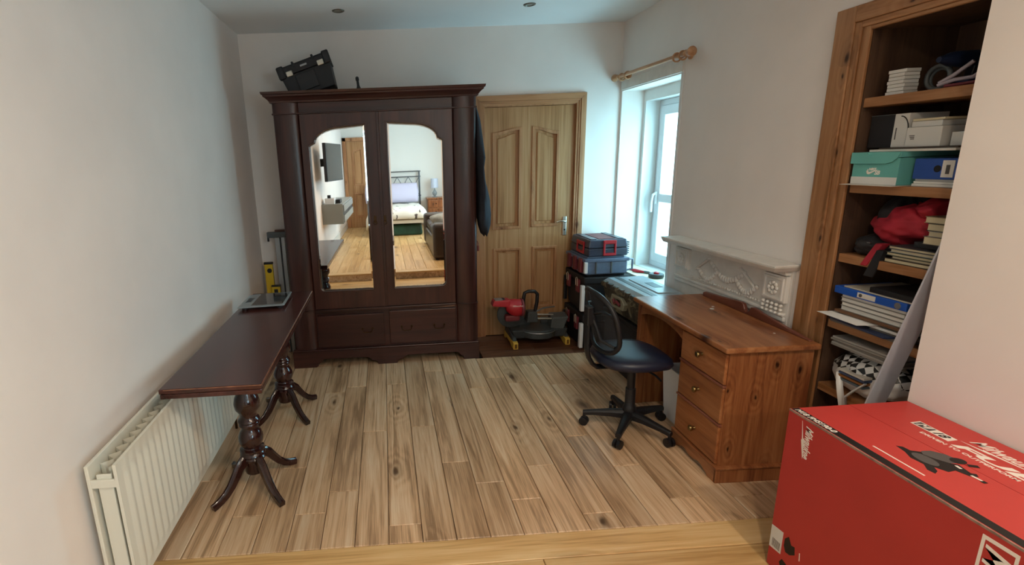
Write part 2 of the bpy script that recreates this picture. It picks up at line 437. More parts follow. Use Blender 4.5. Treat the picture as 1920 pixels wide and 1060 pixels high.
def build(name, b, mat, parent=None, local=False, bevel=0.0, seg=2, smooth=None, subsurf=0):
    me = bpy.data.meshes.new(name)
    vs = b.v
    if parent is not None and not local:
        inv = WM[parent.name].inverted()
        vs = [inv @ q for q in vs]
    me.from_pydata([tuple(q) for q in vs], [], b.f)
    me.materials.append(M[mat] if isinstance(mat, str) else mat)
    me.validate()
    import bmesh
    bm = bmesh.new(); bm.from_mesh(me); bmesh.ops.recalc_face_normals(bm, faces=bm.faces); bm.to_mesh(me); bm.free()
    if smooth:
        for p in me.polygons: p.use_smooth = True
        me.set_sharp_from_angle(angle=R(smooth))
    o = bpy.data.objects.new(name, me)
    COL.objects.link(o)
    if parent is not None:
        o.parent = parent; WM[o.name] = WM[parent.name].copy()
    else:
        WM[o.name] = Matrix()
    if bevel:
        md = o.modifiers.new('bevel', 'BEVEL'); md.width = bevel; md.segments = seg; md.limit_method = 'ANGLE'; md.angle_limit = R(40)
    if subsurf:
        md = o.modifiers.new('sub', 'SUBSURF'); md.levels = subsurf; md.render_levels = subsurf
    return o

def thing(name, label, cat, loc=(0, 0, 0), rot=(0, 0, 0), group=None):
    o = bpy.data.objects.new(name, None)
    o.empty_display_size = 0.1
    COL.objects.link(o)
    o.location = loc; o.rotation_euler = rot
    from mathutils import Euler
    WM[o.name] = Matrix.Translation(loc) @ Euler(rot).to_matrix().to_4x4()
    o['label'] = label; o['category'] = cat
    if group: o['group'] = group
    return o

def single(name, b, mat, label, cat, loc=None, group=None, rot=(0, 0, 0), **kw):
    """a thing that is one mesh; b is in world coordinates unless rot/loc given as local"""
    if loc is not None:
        o = build(name, b, mat, None, **kw); o.location = loc; o.rotation_euler = rot
    else:
        c = Vector((sum(q.x for q in b.v) / len(b.v), sum(q.y for q in b.v) / len(b.v), min(q.z for q in b.v)))
        b.v = [q - c for q in b.v]
        o = build(name, b, mat, None, **kw); o.location = c
    from mathutils import Euler
    WM[o.name] = Matrix.Translation(o.location) @ Euler(rot).to_matrix().to_4x4()
    o['label'] = label; o['category'] = cat
    if group: o['group'] = group
    return o

def struct(name, b=None, mat=None, label=None, **kw):
    if b is None:
        o = bpy.data.objects.new(name, None); COL.objects.link(o); WM[o.name] = Matrix()
    else:
        o = build(name, b, mat, None, **kw)
    o['kind'] = 'structure'
    if label: o['label'] = label
    return o

def text(name, body, size, mat, parent, org, rd, ud, shear=0.0, bold=0.0, ext=0.0004, xs=1.0):
    """flat lettering: rd is the reading direction, ud the up direction of the letters (world)"""
    cu = bpy.data.curves.new(name, 'FONT'); cu.body = body; cu.size = size; cu.shear = shear; cu.offset = bold; cu.extrude = ext; cu.resolution_u = 3
    t = bpy.data.objects.new(name, cu); COL.objects.link(t)
    me = bpy.data.meshes.new_from_object(t)
    bpy.data.objects.remove(t); bpy.data.curves.remove(cu)
    rd = Vector(rd).normalized(); ud = Vector(ud).normalized(); nd = rd.cross(ud)
    b = B(); b.v = [Vector(org) + rd * (v.co.x * xs) + ud * v.co.y + nd * v.co.z for v in me.vertices]; b.f = [tuple(p.vertices) for p in me.polygons]
    bpy.data.meshes.remove(me)
    return build(name, b, mat, parent)

XZ = lambda y: (lambda a, c: (a, y, c))
YZ = lambda x: (lambda a, c: (x, a, c))
XY = lambda z: (lambda a, c: (a, c, z))

# ------------------------------------------------------------------ room shell
XL, XR, YB, ZC, XP, YP, YS, YREAR, ZU = -1.08, 2.0, 4.365, 2.60, 1.87, 1.61, 0.875, -4.45, 0.10
struct('wall_left', B().box(XL - 0.2, XL, YREAR - 0.2, YB + 0.2, -0.15, ZC + 0.1), 'wall')
# back wall with the doorway
DX0, DX1, DZ1 = 0.85, 1.64, 2.0
struct('wall_back', B().plate([(XL, -0.15), (DX0, -0.15), (DX0, DZ1), (DX1, DZ1), (DX1, -0.15), (XR + 0.5, -0.15), (XR + 0.5, ZC + 0.1), (XL, ZC + 0.1)], [], XZ(YB), (0, 0.2, 0)), 'wall')
# right wall with window opening and shelf alcove
struct('wall_right', B().plate([(YP, -0.15), (1.665, -0.15), (1.665, 2.04), (2.145, 2.04), (2.145, -0.15), (YB, -0.15), (YB, ZC + 0.1), (YP, ZC + 0.1)],
                               [[(3.48, 0.60), (4.34, 0.60), (4.34, 2.07), (3.48, 2.07)]], YZ(XR), (0.4, 0, 0)), 'wall')
# wall of the rear room, its end standing out beside the alcove, with a window
struct('wall_pier', B().plate([(YREAR, -0.15), (YP, -0.15), (YP, ZC + 0.1), (YREAR, ZC + 0.1)],
                              [[(-3.3, 0.8), (-1.1, 0.8), (-1.1, 2.2), (-3.3, 2.2)]], YZ(XP), (0.43, 0, 0)), 'wall')
struct('wall_rear', B().box(XL, XP + 0.43, YREAR - 0.2, YREAR, -0.15, ZC + 0.1), 'rearwall')
struct('door_backing', B().box(0.6, 1.9, YB + 0.21, YB + 0.25, -0.15, 2.3), 'wall')  # unseen backing added to block the sky showing under the door
struct('ceiling', B().box(XL - 0.2, XR + 0.5, YREAR - 0.2, YB + 0.2, ZC, ZC + 0.15), 'ceil')

def plank(parent, x0, x1, y0, y1, ztop, mat, cross=False):
    g = 0.0013; t = 0.016; c = 0.0026
    cx, cy = (x0 + x1) / 2, (y0 + y1) / 2
    hx, hy = (x1 - x0) / 2 - g, (y1 - y0) / 2 - g
    if cross: hx, hy = hy, hx
    dz = random.uniform(-0.0006, 0.0006)
    b = B()
    vs = [(-hx, -hy, -t), (hx, -hy, -t), (hx, hy, -t), (-hx, hy, -t), (-hx, -hy, -c), (hx, -hy, -c), (hx, hy, -c), (-hx, hy, -c),
          (-hx + c, -hy + c, 0), (hx - c, -hy + c, 0), (hx - c, hy - c, 0), (-hx + c, hy - c, 0)]
    b.add(vs, [(0, 3, 2, 1), (0, 1, 5, 4), (1, 2, 6, 5), (2, 3, 7, 6), (3, 0, 4, 7), (4, 5, 9, 8), (5, 6, 10, 9), (6, 7, 11, 10), (7, 4, 8, 11), (8, 9, 10, 11)])
    o = build('plank', b, mat, parent, local=True)
    o.location = (cx, cy, ztop + dz)
    if cross: o.rotation_euler = (0, 0, pi / 2)

fl = struct('floor', B().box(XL, XR + 0.4, YS, YB + 0.2, -0.15, -0.017), 'sub', label='brown oak plank floor below the step')
PW, X0 = 0.1464, -0.496
YE = 1.842
joints = {-1: 2.454, 0: 2.073, 1: 3.44, 2: 2.789, 3: 1.955, 4: 2.815, 5: 3.642, 6: 2.219, 7: 3.305, 8: 2.332, 9: 1.944, 10: 2.597, 11: 2.283, 12: 3.347}
for k in range(-4, 18):
    a, b_ = max(X0 + k * PW, XL), min(X0 + (k + 1) * PW, XR)
    if b_ - a < 0.02: continue
    top = YB if b_ < 0.72 else 3.845
    j = joints.get(k, 1.9 + random.random() * 1.5)
    js = [j]
    q = j + random.uniform(1.0, 1.5)
    while q < top - 0.15: js.append(q); q += random.uniform(1.0, 1.5)
    q = j - random.uniform(1.0, 1.5)
    while q > YE + 0.15: js.append(q); q -= random.uniform(1.0, 1.5)
    ys = [YE] + sorted(js) + [top]
    for y0, y1 in zip(ys, ys[1:]):
        if y1 - y0 > 0.01: plank(fl, a, b_, y0, y1, 0, 'oak')
# crosswise boards: border in front of the step, stained boards before the door with shade put into their colour
rows = [YE - 0.1405 * i for i in range(7)]
bj = {0: [0.02], 1: [0.565, -0.35], 2: [1.1], 3: [0.3], 4: [-0.2, 1.3], 5: [0.8], 6: [0.1]}
for i, y1 in enumerate(rows):
    y0 = max(y1 - 0.1405, YS)
    if y1 - y0 < 0.02: continue
    xs = [XL] + sorted(bj[i]) + [XR]
    if i == 0: xs = [XL, XR]
    for x0, x1 in zip(xs, xs[1:]): plank(fl, x0, x1, y0, y1, 0.0, 'oakborder', True)
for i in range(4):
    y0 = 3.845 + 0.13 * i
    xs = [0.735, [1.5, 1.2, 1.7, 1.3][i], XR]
    for x0, x1 in zip(xs, xs[1:]): plank(fl, x0, x1, y0, min(y0 + 0.13, YB), 0.0, 'oakshade', True)

fu = struct('floor_upper', B().box(XL, XP + 0.02, YREAR, YS - 0.004, -0.15, ZU - 0.017), 'sub', label='yellow oak floor of the rear room above the step')
for k in range(20):
    a, b_ = XL + 0.148 * k, min(XL + 0.148 * (k + 1), XP)
    if b_ - a < 0.02: continue
    ys = [YREAR]; q = YREAR + random.uniform(0.6, 1.6)
    while q < YS - 0.5: ys.append(q); q += random.uniform(1.2, 1.9)
    ys.append(YS - 0.14)
    for y0, y1 in zip(ys, ys[1:]): plank(fu, a, b_, y0, y1, ZU, 'oakborder')
plank(fu, XL, XP, YS - 0.14, YS + 0.012, ZU, 'oakborder', True)
build('riser', B().box(XL, XP, YS - 0.006, YS + 0.002, -0.002, ZU - 0.017), 'oak', fu)

struct('baseboard_left', B().box(XL, XL + 0.015, YREAR, YS - 0.2, ZU, ZU + 0.14), 'trim', bevel=0.004)
struct('baseboard_rear', B().box(-0.12, XP, YREAR, YREAR + 0.015, ZU, ZU + 0.14), 'trim', bevel=0.004)

# ---- recessed ceiling lights of the front room (switched off)
for i, (x, y, lab) in enumerate([(-0.248, 3.822, 'recessed ceiling spotlight above the mirrored wardrobe'), (1.069, 3.812, 'recessed ceiling spotlight in front of the oak door')]):
    t = thing('ceiling_spotlight', lab, 'spotlight', (x, y, ZC), group='recessed ceiling spotlights')
    build('ring', B().lathe((0, 0, 0), [(0.026, -0.001), (0.03, -0.006), (0.04, -0.005), (0.043, 0.0)], 24), 'spotrim', t, local=True, smooth=40)
    build('lens', B().lathe((0, 0, 0), [(0.0265, -0.0005), (0.0265, -0.002), (0.001, -0.003)], 20), 'spotglass', t, local=True)

# ---- rear room downlights (switched on, warm)
LAMP_W = 12.5
k = 0
for y in (0.2, -1.6):
    for x in (0.6, 1.4):
        row = {0.2: 'nearest the step', -1.6: 'in the middle of the rear room'}[y]
        t = thing('downlight', 'lit recessed ceiling downlight %s, %s side' % (row, 'wall television' if x < 1 else 'sofa'), 'downlight', (x, y, ZC), group='rear room downlights')
        build('ring', B().lathe((0, 0, 0), [(0.052, -0.001), (0.056, -0.006), (0.066, -0.005), (0.07, 0.0)], 24), 'spotrim', t, local=True, smooth=40)
        l = bpy.data.lights.new('downlight_lamp', 'AREA'); l.shape = 'DISK'; l.size = 0.10; l.energy = LAMP_W; l.color = (1.0, 0.82, 0.62); l.spread = R(170)
        o = bpy.data.objects.new('downlight_lamp', l); COL.objects.link(o); o.parent = t; o.location = (0, 0, -0.008)

# ------------------------------------------------------------------ door in the back wall
def panel_outline(x0, x1, z0, zlow, zhigh, high_right, n=8, inset=0.0):
    pts = [(x0 + inset, z0 + inset), (x1 - inset, z0 + inset)]
    top = []
    for i in range(n + 1):
        t = i / n
        s = t * t * (3 - 2 * t)
        zz = zlow + (zhigh - zlow) * (s if high_right else 1 - s) - inset
        top.append((x0 + inset + (x1 - x0 - 2 * inset) * t, zz))
    return pts + top[::-1]

def door_leaf(parent, X, Yf, lower=True):
    """four panel oak door, front face at y=Yf facing -y; X=(x0,x1), z from 0.01 to 1.985"""
    panels = [(0.940, 1.166, 0.985, 1.772, 1.812, True), (1.278, 1.487, 0.994, 1.768, 1.812, False), (0.945, 1.172, 0.262, 0.794, 0.794, True), (1.290, 1.491, 0.256, 0.797, 0.797, True)]
    sx = (X[1] - X[0]) / 0.762
    tr = lambda x: X[0] + (x - 0.863) * sx
    P = [(tr(a), tr(b), c, d, e, f) for a, b, c, d, e, f in panels]
    leaf = build('door_leaf', B().plate([(X[0], 0.003), (X[1], 0.003), (X[1], 1.985), (X[0], 1.985)], [panel_outline(*q) for q in P], XZ(Yf), (0, 0.04, 0)), 'dooroak', parent)
    for q in P:
        build('panel', B().plate(panel_outline(*q, inset=-0.004), [], XZ(Yf + 0.016), (0, 0.012, 0)), 'dooroak', leaf)
        build('raised_field', B().plate(panel_outline(*q, inset=0.035), [], XZ(Yf + 0.008), (0, 0.009, 0)), 'dooroak', leaf, bevel=0.006, seg=1)
        build('moulding', B().plate(panel_outline(*q, inset=-0.012), [panel_outline(*q, inset=0.012)], XZ(Yf - 0.007), (0, 0.024, 0)), 'archpine', leaf, bevel=0.005)
    return leaf

d1 = struct('door_1', label='panelled oak door in the back wall')
leaf = door_leaf(d1, (0.863, 1.625), 4.378)
build('door_lining', B().box(DX0, DX0 + 0.012, YB, YB + 0.1, 0, DZ1).box(DX1 - 0.012, DX1, YB, YB + 0.1, 0, DZ1).box(DX0, DX1, YB, YB + 0.1, 1.988, DZ1), 'archpine', d1)
AX0, AX1, AZ1 = 0.778, 1.708, 2.075                       # outer edges of the surround
steps = ((0.0, 0.044, 0.022), (0.044, 0.060, 0.016), (0.060, 0.078, 0.011))
def surround(nm, poly, mat):
    b = B()
    for o0, o1, d in steps: b.prism(poly(o0, o1), XZ(YB - d), (0, d - 0.0005, 0))
    build(nm, b, mat, d1, bevel=0.002)
surround('architrave', lambda a, b: [(AX0 + a, 0), (AX0 + b, 0), (AX0 + b, AZ1 - b), (AX0 + a, AZ1 - a)], 'archpine')
surround('architrave', lambda a, b: [(AX1 - b, 0), (AX1 - a, 0), (AX1 - a, AZ1 - a), (AX1 - b, AZ1 - b)], 'archpine')
surround('architrave', lambda a, b: [(AX0 + b, AZ1 - b), (AX1 - b, AZ1 - b), (AX1 - a, AZ1 - a), (AX0 + a, AZ1 - a)], 'archpinex')
h = build('door_handle', B().box(1.546, 1.580, 4.370, 4.3785, 0.895, 1.062), 'chrome', d1, bevel=0.008)
build('lever', B().tube([(1.562, 4.372, 1.022), (1.562, 4.335, 1.022), (1.545, 4.328, 1.024), (1.515, 4.330, 1.028), (1.480, 4.334, 1.020)], 0.0075, 10), 'chrome', h, smooth=50)
build('keyhole', B().lathe((1.563, 4.3695, 0.945), [(0.007, -0.001), (0.007, 0.0005)], 12, 'Y'), 'black', h)

# ------------------------------------------------------------------ window in the right wall
w1 = struct('window_1', label='white casement window beside the door')
rect = lambda y0, y1, z0, z1: [(y0, z0), (y1, z0), (y1, z1), (y0, z1)]
build('reveal_lining', B().plate(rect(3.48, 4.34, 0.60, 2.07), [rect(3.52, 4.302, 0.615, 1.983)], YZ(2.188), (0.19, 0, 0)), 'trim', w1)
build('window_frame', B().plate(rect(3.52, 4.302, 0.615, 1.983), [rect(3.565, 4.262, 0.66, 1.938)], YZ(2.305), (0.06, 0, 0)), 'upvc', w1, bevel=0.004)
sash = build('sash', B().plate(rect(3.567, 4.260, 0.662, 1.936), [rect(3.64, 4.188, 0.735, 1.165), rect(3.64, 4.188, 1.235, 1.862)], YZ(2.292), (0.06, 0, 0)), 'upvc', w1, bevel=0.006)
build('pane', B().box(2.325, 2.331, 3.635, 4.193, 0.73, 1.17), 'tintglass', sash)
build('pane', B().box(2.325, 2.331, 3.635, 4.193, 1.23, 1.867), 'tintglass', sash)
build('window_handle', B().box(2.276, 2.293, 4.212, 4.238, 1.15, 1.25).tube([(2.278, 4.225, 1.235), (2.258, 4.226, 1.225), (2.252, 4.232, 1.17), (2.256, 4.236, 1.08)], 0.011, 10), 'white', w1, bevel=0.003)
build('window_sill', B().box(1.992, 2.306, 3.49, 4.33, 0.592, 0.612), pbr('sill_cream', '#efe3c6', 0.45), w1, bevel=0.004)
build('lintel_board', B().box(1.986, 1.9995, 3.46, 4.34, 2.078, 2.155), 'mantel', w1, bevel=0.003)
build('reveal_edge', B().box(1.993, 1.9995, 3.452, 3.482, 0.60, 2.09), 'trim', w1, bevel=0.002)
# windows of the rear room
for nm, y0, y1, wz0, wz1 in (('window_2', -3.3, -1.1, 0.8, 2.2),):
    w2 = struct(nm, label='white framed window in the rear room wall')
    mid = (y0 + y1) / 2
    build('window_frame', B().plate(rect(y0, y1, wz0, wz1), [rect(y0 + 0.06, mid - 0.03, wz0 + 0.06, wz1 - 0.06), rect(mid + 0.03, y1 - 0.06, wz0 + 0.06, wz1 - 0.06)], YZ(2.10), (0.06, 0, 0)), 'upvc', w2, bevel=0.004)
    for a, b_ in ((y0 + 0.055, mid - 0.025), (mid + 0.025, y1 - 0.055)):
        build('pane', B().box(2.128, 2.134, a, b_, wz0 + 0.055, wz1 - 0.055), 'glass', w2)

# ------------------------------------------------------------------ alcove with shelves in the right wall
al = struct('trim_alcove', label='pine framed alcove with shelves in the right wall')
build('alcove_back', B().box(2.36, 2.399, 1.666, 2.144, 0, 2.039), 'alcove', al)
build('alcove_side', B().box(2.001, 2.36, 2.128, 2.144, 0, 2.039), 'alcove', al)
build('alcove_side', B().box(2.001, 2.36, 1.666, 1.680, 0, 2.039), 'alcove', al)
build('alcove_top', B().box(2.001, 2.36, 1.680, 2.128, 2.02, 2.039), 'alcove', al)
SH = [1.757, 1.409, 1.107, 0.803, 0.492]
for z in SH:
    build('shelf', B().box(2.004, 2.358, 1.681, 2.127, z - 0.037, z), 'piney', al, bevel=0.002)
def shelf_trim():
    for nm, b in (('jamb', B().box(1.972, 1.9995, 2.195, 2.288, 0, 2.125).box(1.978, 1.9995, 2.165, 2.195, 0, 2.06).box(1.985, 1.9995, 2.13, 2.165, 0, 2.045)),):
        build(nm, b, 'pine', al, bevel=0.004)
    build('frame_head', B().box(1.972, 1.9995, 1.625, 2.195, 2.06, 2.125).box(1.978, 1.9995, 1.72, 2.165, 2.035, 2.06).box(1.985, 1.9995, 1.73, 2.13, 2.02, 2.035), 'piney', al, bevel=0.004)
    build('jamb', B().box(1.972, 1.9995, 1.625, 1.662, 0, 2.06), 'pine', al, bevel=0.004)
shelf_trim()

# ------------------------------------------------------------------ wardrobe
wd = thing('wardrobe', 'tall dark mahogany wardrobe with two mirrored doors', 'wardrobe', (-0.035, 4.1, 0))
WX0, WX1, WF = -0.772, 0.703, 3.872
build('carcass', B().box(WX0 + 0.015, WX1 - 0.015, WF + 0.03, 4.34, 0.10, 2.03), 'mahog', wd)
def column(x0, x1, z0, z1, bulge=0.035):
    n = 12; pts = []
    for i in range(n + 1):
        a = pi * i / n
        pts.append(((x0 + x1) / 2 - math.cos(a) * (x1 - x0) / 2, WF + 0.03 - math.sin(a) ** 0.8 * bulge))
    pts += [(x1, WF + 0.06), (x0, WF + 0.06)]
    return B().prism(pts, XY(z0), (0, 0, z1 - z0))
CL, CR = (WX0, -0.585), (0.525, WX1)
for c in (CL, CR):
    build('corner_column', column(c[0], c[1], 0.468, 1.945), 'mahog', wd, smooth=50)
    build('frieze_block', column(c[0] - 0.003, c[1] + 0.003, 1.952, 2.035, 0.042), 'mahog', wd, smooth=50)
build('frieze', B().box(CL[1], CR[0], WF + 0.004, WF + 0.05, 1.952, 2.03), 'mahogx', wd)
build('frieze_bead', B().box(WX0 - 0.004, WX1 + 0.004, WF - 0.008, WF + 0.05, 1.944, 1.955), 'mahogx', wd, bevel=0.003)
# cornice: profile swept round front and sides
def cornice():
    prof = [(0.0, 2.022), (0.012, 2.026), (0.014, 2.036), (0.022, 2.046), (0.034, 2.058), (0.046, 2.066), (0.048, 2.076), (0.056, 2.080), (0.060, 2.096), (0.0, 2.100)]
    bx0, bx1, by, yb = WX0, WX1, WF, 4.34
    b = B(); rings = []
    for p, dz in prof:
        f = 1.15
        rings.append([(bx0 - p, yb, dz), (bx0 - p, by - p * f, dz), (bx1 + p, by - p * f, dz), (bx1 + p, yb, dz)])
    vs = [q for r in rings for q in r]; fs = []
    for i in range(len(rings) - 1):
        for k in range(3): fs.append((i * 4 + k, i * 4 + k + 1, (i + 1) * 4 + k + 1, (i + 1) * 4 + k))
    b.add(vs, fs)
    b.box(bx0, bx1, by + 0.01, yb, 2.024, 2.045)
    b.box(bx0, bx1, by, by + 0.02, 2.03, 2.099)
    return b
build('cornice', cornice(), 'mahogx', wd)
# doors
def mirror_outline(x0, x1, z0, z1, arch_left, inset=0.0):
    """tall mirror, square on the meeting side, with a swept shoulder on the outer side and a rounded lower outer corner"""
    w_ = x1 - x0
    pts = []
    # coordinates measured from the outer edge (u=0) to the meeting edge (u=w)
    r = 0.035
    P = [(w_ - inset, inset)]
    for i in range(6):
        a = -pi / 2 - (pi / 2) * i / 5
        P.append((r + (r - inset) * math.cos(a), r + (r - inset) * math.sin(a)))
    H = z1 - z0
    P.append((inset, H - 0.155 - inset))
    for i in range(5):
        a = pi - (pi / 2) * i / 4
        P.append((0.022 + (0.022 - inset) * math.cos(a), H - 0.150 + (0.022 - inset) * math.sin(a)))
    P.append((0.040 + inset * 0.5, H - 0.118 - inset))
    for i in range(1, 9):
        a = pi - (pi / 2) * i / 8
        P.append((0.245 + (0.205 - inset) * math.cos(a), H - 0.118 + (0.105 - inset) * math.sin(a)))
    P.append((w_ - inset, H - inset))
    if arch_left: return [(x0 + u, z0 + v) for u, v in P]
    return [(x1 - u, z0 + v) for u, v in P][::-1]
def wardrobe_door(x0, x1, mx0, mx1, mz0, mz1, outer_left, ang):
    hx = x0 if outer_left else x1
    T = Matrix.Translation((hx, WF, 0)) @ Matrix.Rotation(ang, 4, 'Z') @ Matrix.Translation((-hx, -WF, 0))
    ol = mirror_outline(mx0, mx1, mz0, mz1, outer_left)
    dr = build('door', B().plate([(x0, 0.478), (x1, 0.478), (x1, 1.943), (x0, 1.943)], [ol], XZ(WF), (0, 0.026, 0)).xf(T), 'mahog', wd)
    inn = mirror_outline(mx0, mx1, mz0, mz1, outer_left, 0.016)
    n = len(ol)
    b = B().add([(a, WF + 0.0125, c) for a, c in ol] + [(a, WF + 0.0095, c) for a, c in inn], [(i, (i + 1) % n, n + (i + 1) % n, n + i) for i in range(n)])
    build('mirror_bevel', b.xf(T), 'mirror', dr)
    build('mirror', B().plate(inn, [], XZ(WF + 0.0095), (0, 0.004, 0)).xf(T), 'mirror', dr)
    bead = B(); lip = mirror_outline(mx0, mx1, mz0, mz1, outer_left, -0.010)
    bead.plate(lip, [mirror_outline(mx0, mx1, mz0, mz1, outer_left, 0.001)], XZ(WF - 0.005), (0, 0.006, 0))
    build('mirror_surround', bead.xf(T), 'mahog', dr, bevel=0.002)
    kx = x1 - 0.052 if outer_left else x0 + 0.018
    kz = 1.158
    hb = B().box(kx - 0.010, kx + 0.010, WF - 0.004, WF + 0.0, kz - 0.02, kz + 0.035).torus((kx, WF - 0.008, kz - 0.018), 0.014, 0.003, 'Y', 16, 6)
    build('ring_pull', hb.xf(T), 'darkbrass', dr, bevel=0.001)
wardrobe_door(-0.583, -0.026, -0.533, -0.116, 0.620, 1.860, True, R(0.55) * -1)
wardrobe_door(-0.022, 0.523, 0.042, 0.456, 0.618, 1.868, False, 0.0)
build('closing_strip', B().box(-0.034, -0.012, WF - 0.012, WF - 0.004, 0.48, 1.94), 'mahog', wd, bevel=0.003)
# base with drawers
build('base_box', B().box(WX0 + 0.002, WX1 - 0.002, WF + 0.012, 4.34, 0.10, 0.462), 'mahogx', wd)
for c in (CL, CR):
    build('base_column', column(c[0], c[1], 0.145, 0.455, 0.04), 'mahog', wd, smooth=50)
    build('base_cap', column(c[0] - 0.004, c[1] + 0.004, 0.455, 0.468, 0.05), 'mahogx', wd, smooth=50)
build('waist_moulding', B().box(CL[1], CR[0], WF - 0.010, WF + 0.03, 0.452, 0.474), 'mahogx', wd, bevel=0.004)
for x0, x1, dz in ((-0.58, -0.052, -0.012), (-0.01, 0.522, 0.0)):
    dr = build('drawer', B().box(x0, x1, WF - 0.012 + dz * 0.3, WF + 0.02, 0.165, 0.436 + dz), 'mahogx', wd, bevel=0.004)
    for hx in (x0 + 0.135, x1 - 0.135):
        if abs(hx + 0.445) < 0.01:
            build('handle_hole', B().lathe((hx, WF - 0.012, 0.288), [(0.005, -0.0005), (0.005, -0.0035)], 10, 'Y'), 'darkbrass', dr)
            continue
        hb = B().tube([(hx - 0.04, WF - 0.014, 0.305), (hx - 0.04, WF - 0.026, 0.303), (hx - 0.036, WF - 0.027, 0.283), (hx - 0.024, WF - 0.027, 0.275), (hx + 0.024, WF - 0.027, 0.275), (hx + 0.036, WF - 0.027, 0.283), (hx + 0.04, WF - 0.026, 0.303), (hx + 0.04, WF - 0.014, 0.305)], 0.0032, 8)
        hb.lathe((hx - 0.04, WF - 0.017, 0.304), [(0.009, -0.0), (0.009, 0.004)], 12, 'Y').lathe((hx + 0.04, WF - 0.017, 0.304), [(0.009, 0.0), (0.009, 0.004)], 12, 'Y')
        build('drop_handle', hb, 'darkbrass', dr, smooth=50)
build('veneer_scar', B().hexa([(0.33, WF - 0.0135, 0.447), (0.515, WF - 0.0135, 0.4495), (0.515, WF - 0.011, 0.4495), (0.33, WF - 0.011, 0.447)], [(0.33, WF - 0.0135, 0.4505), (0.515, WF - 0.0135, 0.459), (0.515, WF - 0.011, 0.459), (0.33, WF - 0.011, 0.4505)]), pbr('bare_wood', '#7a5844', 0.7), wd)
pl = [(-0.793, 0), (-0.615, 0), (-0.60, 0.012), (-0.595, 0.028), (-0.575, 0.040), (-0.55, 0.066), (-0.20, 0.066), (-0.175, 0.05), (-0.165, 0.035), (-0.13, 0.030), (-0.115, 0.0), (0.035, 0.0), (0.05, 0.030), (0.085, 0.035), (0.095, 0.05), (0.12, 0.066), (0.53, 0.066), (0.555, 0.040), (0.575, 0.028), (0.58, 0.0), (0.706, 0), (0.706, 0.135), (-0.793, 0.135)]
build('plinth', B().prism(pl, XZ(WF - 0.026), (0, 0.03, 0)), 'mahogx', wd, bevel=0.002)
build('plinth_cap', B().box(-0.79, 0.703, WF - 0.022, WF + 0.03, 0.133, 0.147), 'mahogx', wd, bevel=0.005)
for x0 in (-0.785, 0.68):
    build('plinth_side', B().box(x0, x0 + 0.023, WF, 4.33, 0.0, 0.14), 'mahog', wd)

# things on top of the wardrobe
A = R(-17.4)
tc_ = thing('tool_case', 'black plastic tool case tilted on top of the wardrobe', 'tool case', (-0.650, 3.965, 2.046), (0, A, 0))
w_, d_, h_ = 0.37, 0.26, 0.235
build('case_body', B().hexa([(0.02, 0.0, 0), (w_ - 0.02, 0.0, 0), (w_ - 0.02, d_, 0), (0.02, d_, 0)], [(0.0, -0.01, h_ - 0.07), (w_, -0.01, h_ - 0.07), (w_, d_ + 0.01, h_ - 0.07), (0, d_ + 0.01, h_ - 0.07)]), 'blackrough', tc_, local=True, bevel=0.008)
lid = build('lid', B().box(-0.008, w_ + 0.008, -0.018, d_ + 0.018, h_ - 0.07, h_ - 0.012).box(0.02, w_ - 0.02, 0.01, d_ - 0.01, h_ - 0.012, h_), 'blackrough', tc_, local=True, bevel=0.008)
for x in (-0.006, w_ - 0.03):
    build('corner_guard', B().box(x - 0.008, x + 0.044, -0.026, 0.03, h_ - 0.085, h_ + 0.004), 'black', tc_, local=True, bevel=0.01)
for x in (0.105, 0.255):
    build('lid_rib', B().box(x, x + 0.016, -0.022, d_, h_ - 0.03, h_ + 0.008), 'black', tc_, local=True, bevel=0.005)
for x in (0.046, 0.283):
    build('latch', B().box(x, x + 0.047, -0.028, -0.012, h_ - 0.082, h_ - 0.046), 'chrome', tc_, local=True, bevel=0.004)
build('front_panel', B().box(0.10, 0.245, -0.014, 0.0, 0.03, h_ - 0.085), 'black', tc_, local=True, bevel=0.004)
build('badge', B().box(0.16, 0.21, -0.0215, -0.017, h_ - 0.045, h_ - 0.033), 'alu', tc_, local=True)
single('spray_nozzle', B().lathe((0, 0, 0), [(0.016, 0.0), (0.018, 0.03), (0.016, 0.075), (0.010, 0.092), (0.009, 0.125), (0.013, 0.13), (0.012, 0.150), (0.004, 0.156)], 14), 'black',
       'small black bottle standing beside the tool case on the wardrobe', 'bottle', loc=(-0.140, 4.0, 2.049), rot=(0, R(-6), 0), smooth=40)

# coat hanging at the wardrobe's right side
def coat():
    prof = [(1.975, 0.712, 0.008, 0.02), (1.93, 0.718, 0.012, 0.05), (1.85, 0.726, 0.020, 0.09), (1.70, 0.735, 0.028, 0.12), (1.58, 0.742, 0.034, 0.13), (1.52, 0.738, 0.030, 0.13), (1.44, 0.744, 0.035, 0.13), (1.36, 0.756, 0.046, 0.13), (1.25, 0.765, 0.054, 0.13), (1.15, 0.767, 0.054, 0.125), (1.08, 0.770, 0.047, 0.11), (1.02, 0.778, 0.03, 0.08), (0.985, 0.788, 0.008, 0.03)]
    rings = []
    for i, (z, cx, rx, ry) in enumerate(prof):
        r_ = []
        for k in range(18):
            a = 2 * pi * k / 18
            wob = 1 + 0.16 * math.sin(3 * a + i * 0.9) * (1 if 1 < i < 11 else 0.3)
            xx = cx + rx * math.cos(a) * wob
            r_.append((max(xx, 0.7085), 3.985 + ry * math.sin(a) * wob, z + 0.012 * math.sin(a * 2 + i)))
        rings.append(r_)
    return B().loft(rings)
ct = thing('jacket', 'dark jacket hanging from the right side of the wardrobe', 'jacket', (0.75, 3.985, 0.985))
build('jacket_body', coat(), 'coat', ct, smooth=70)
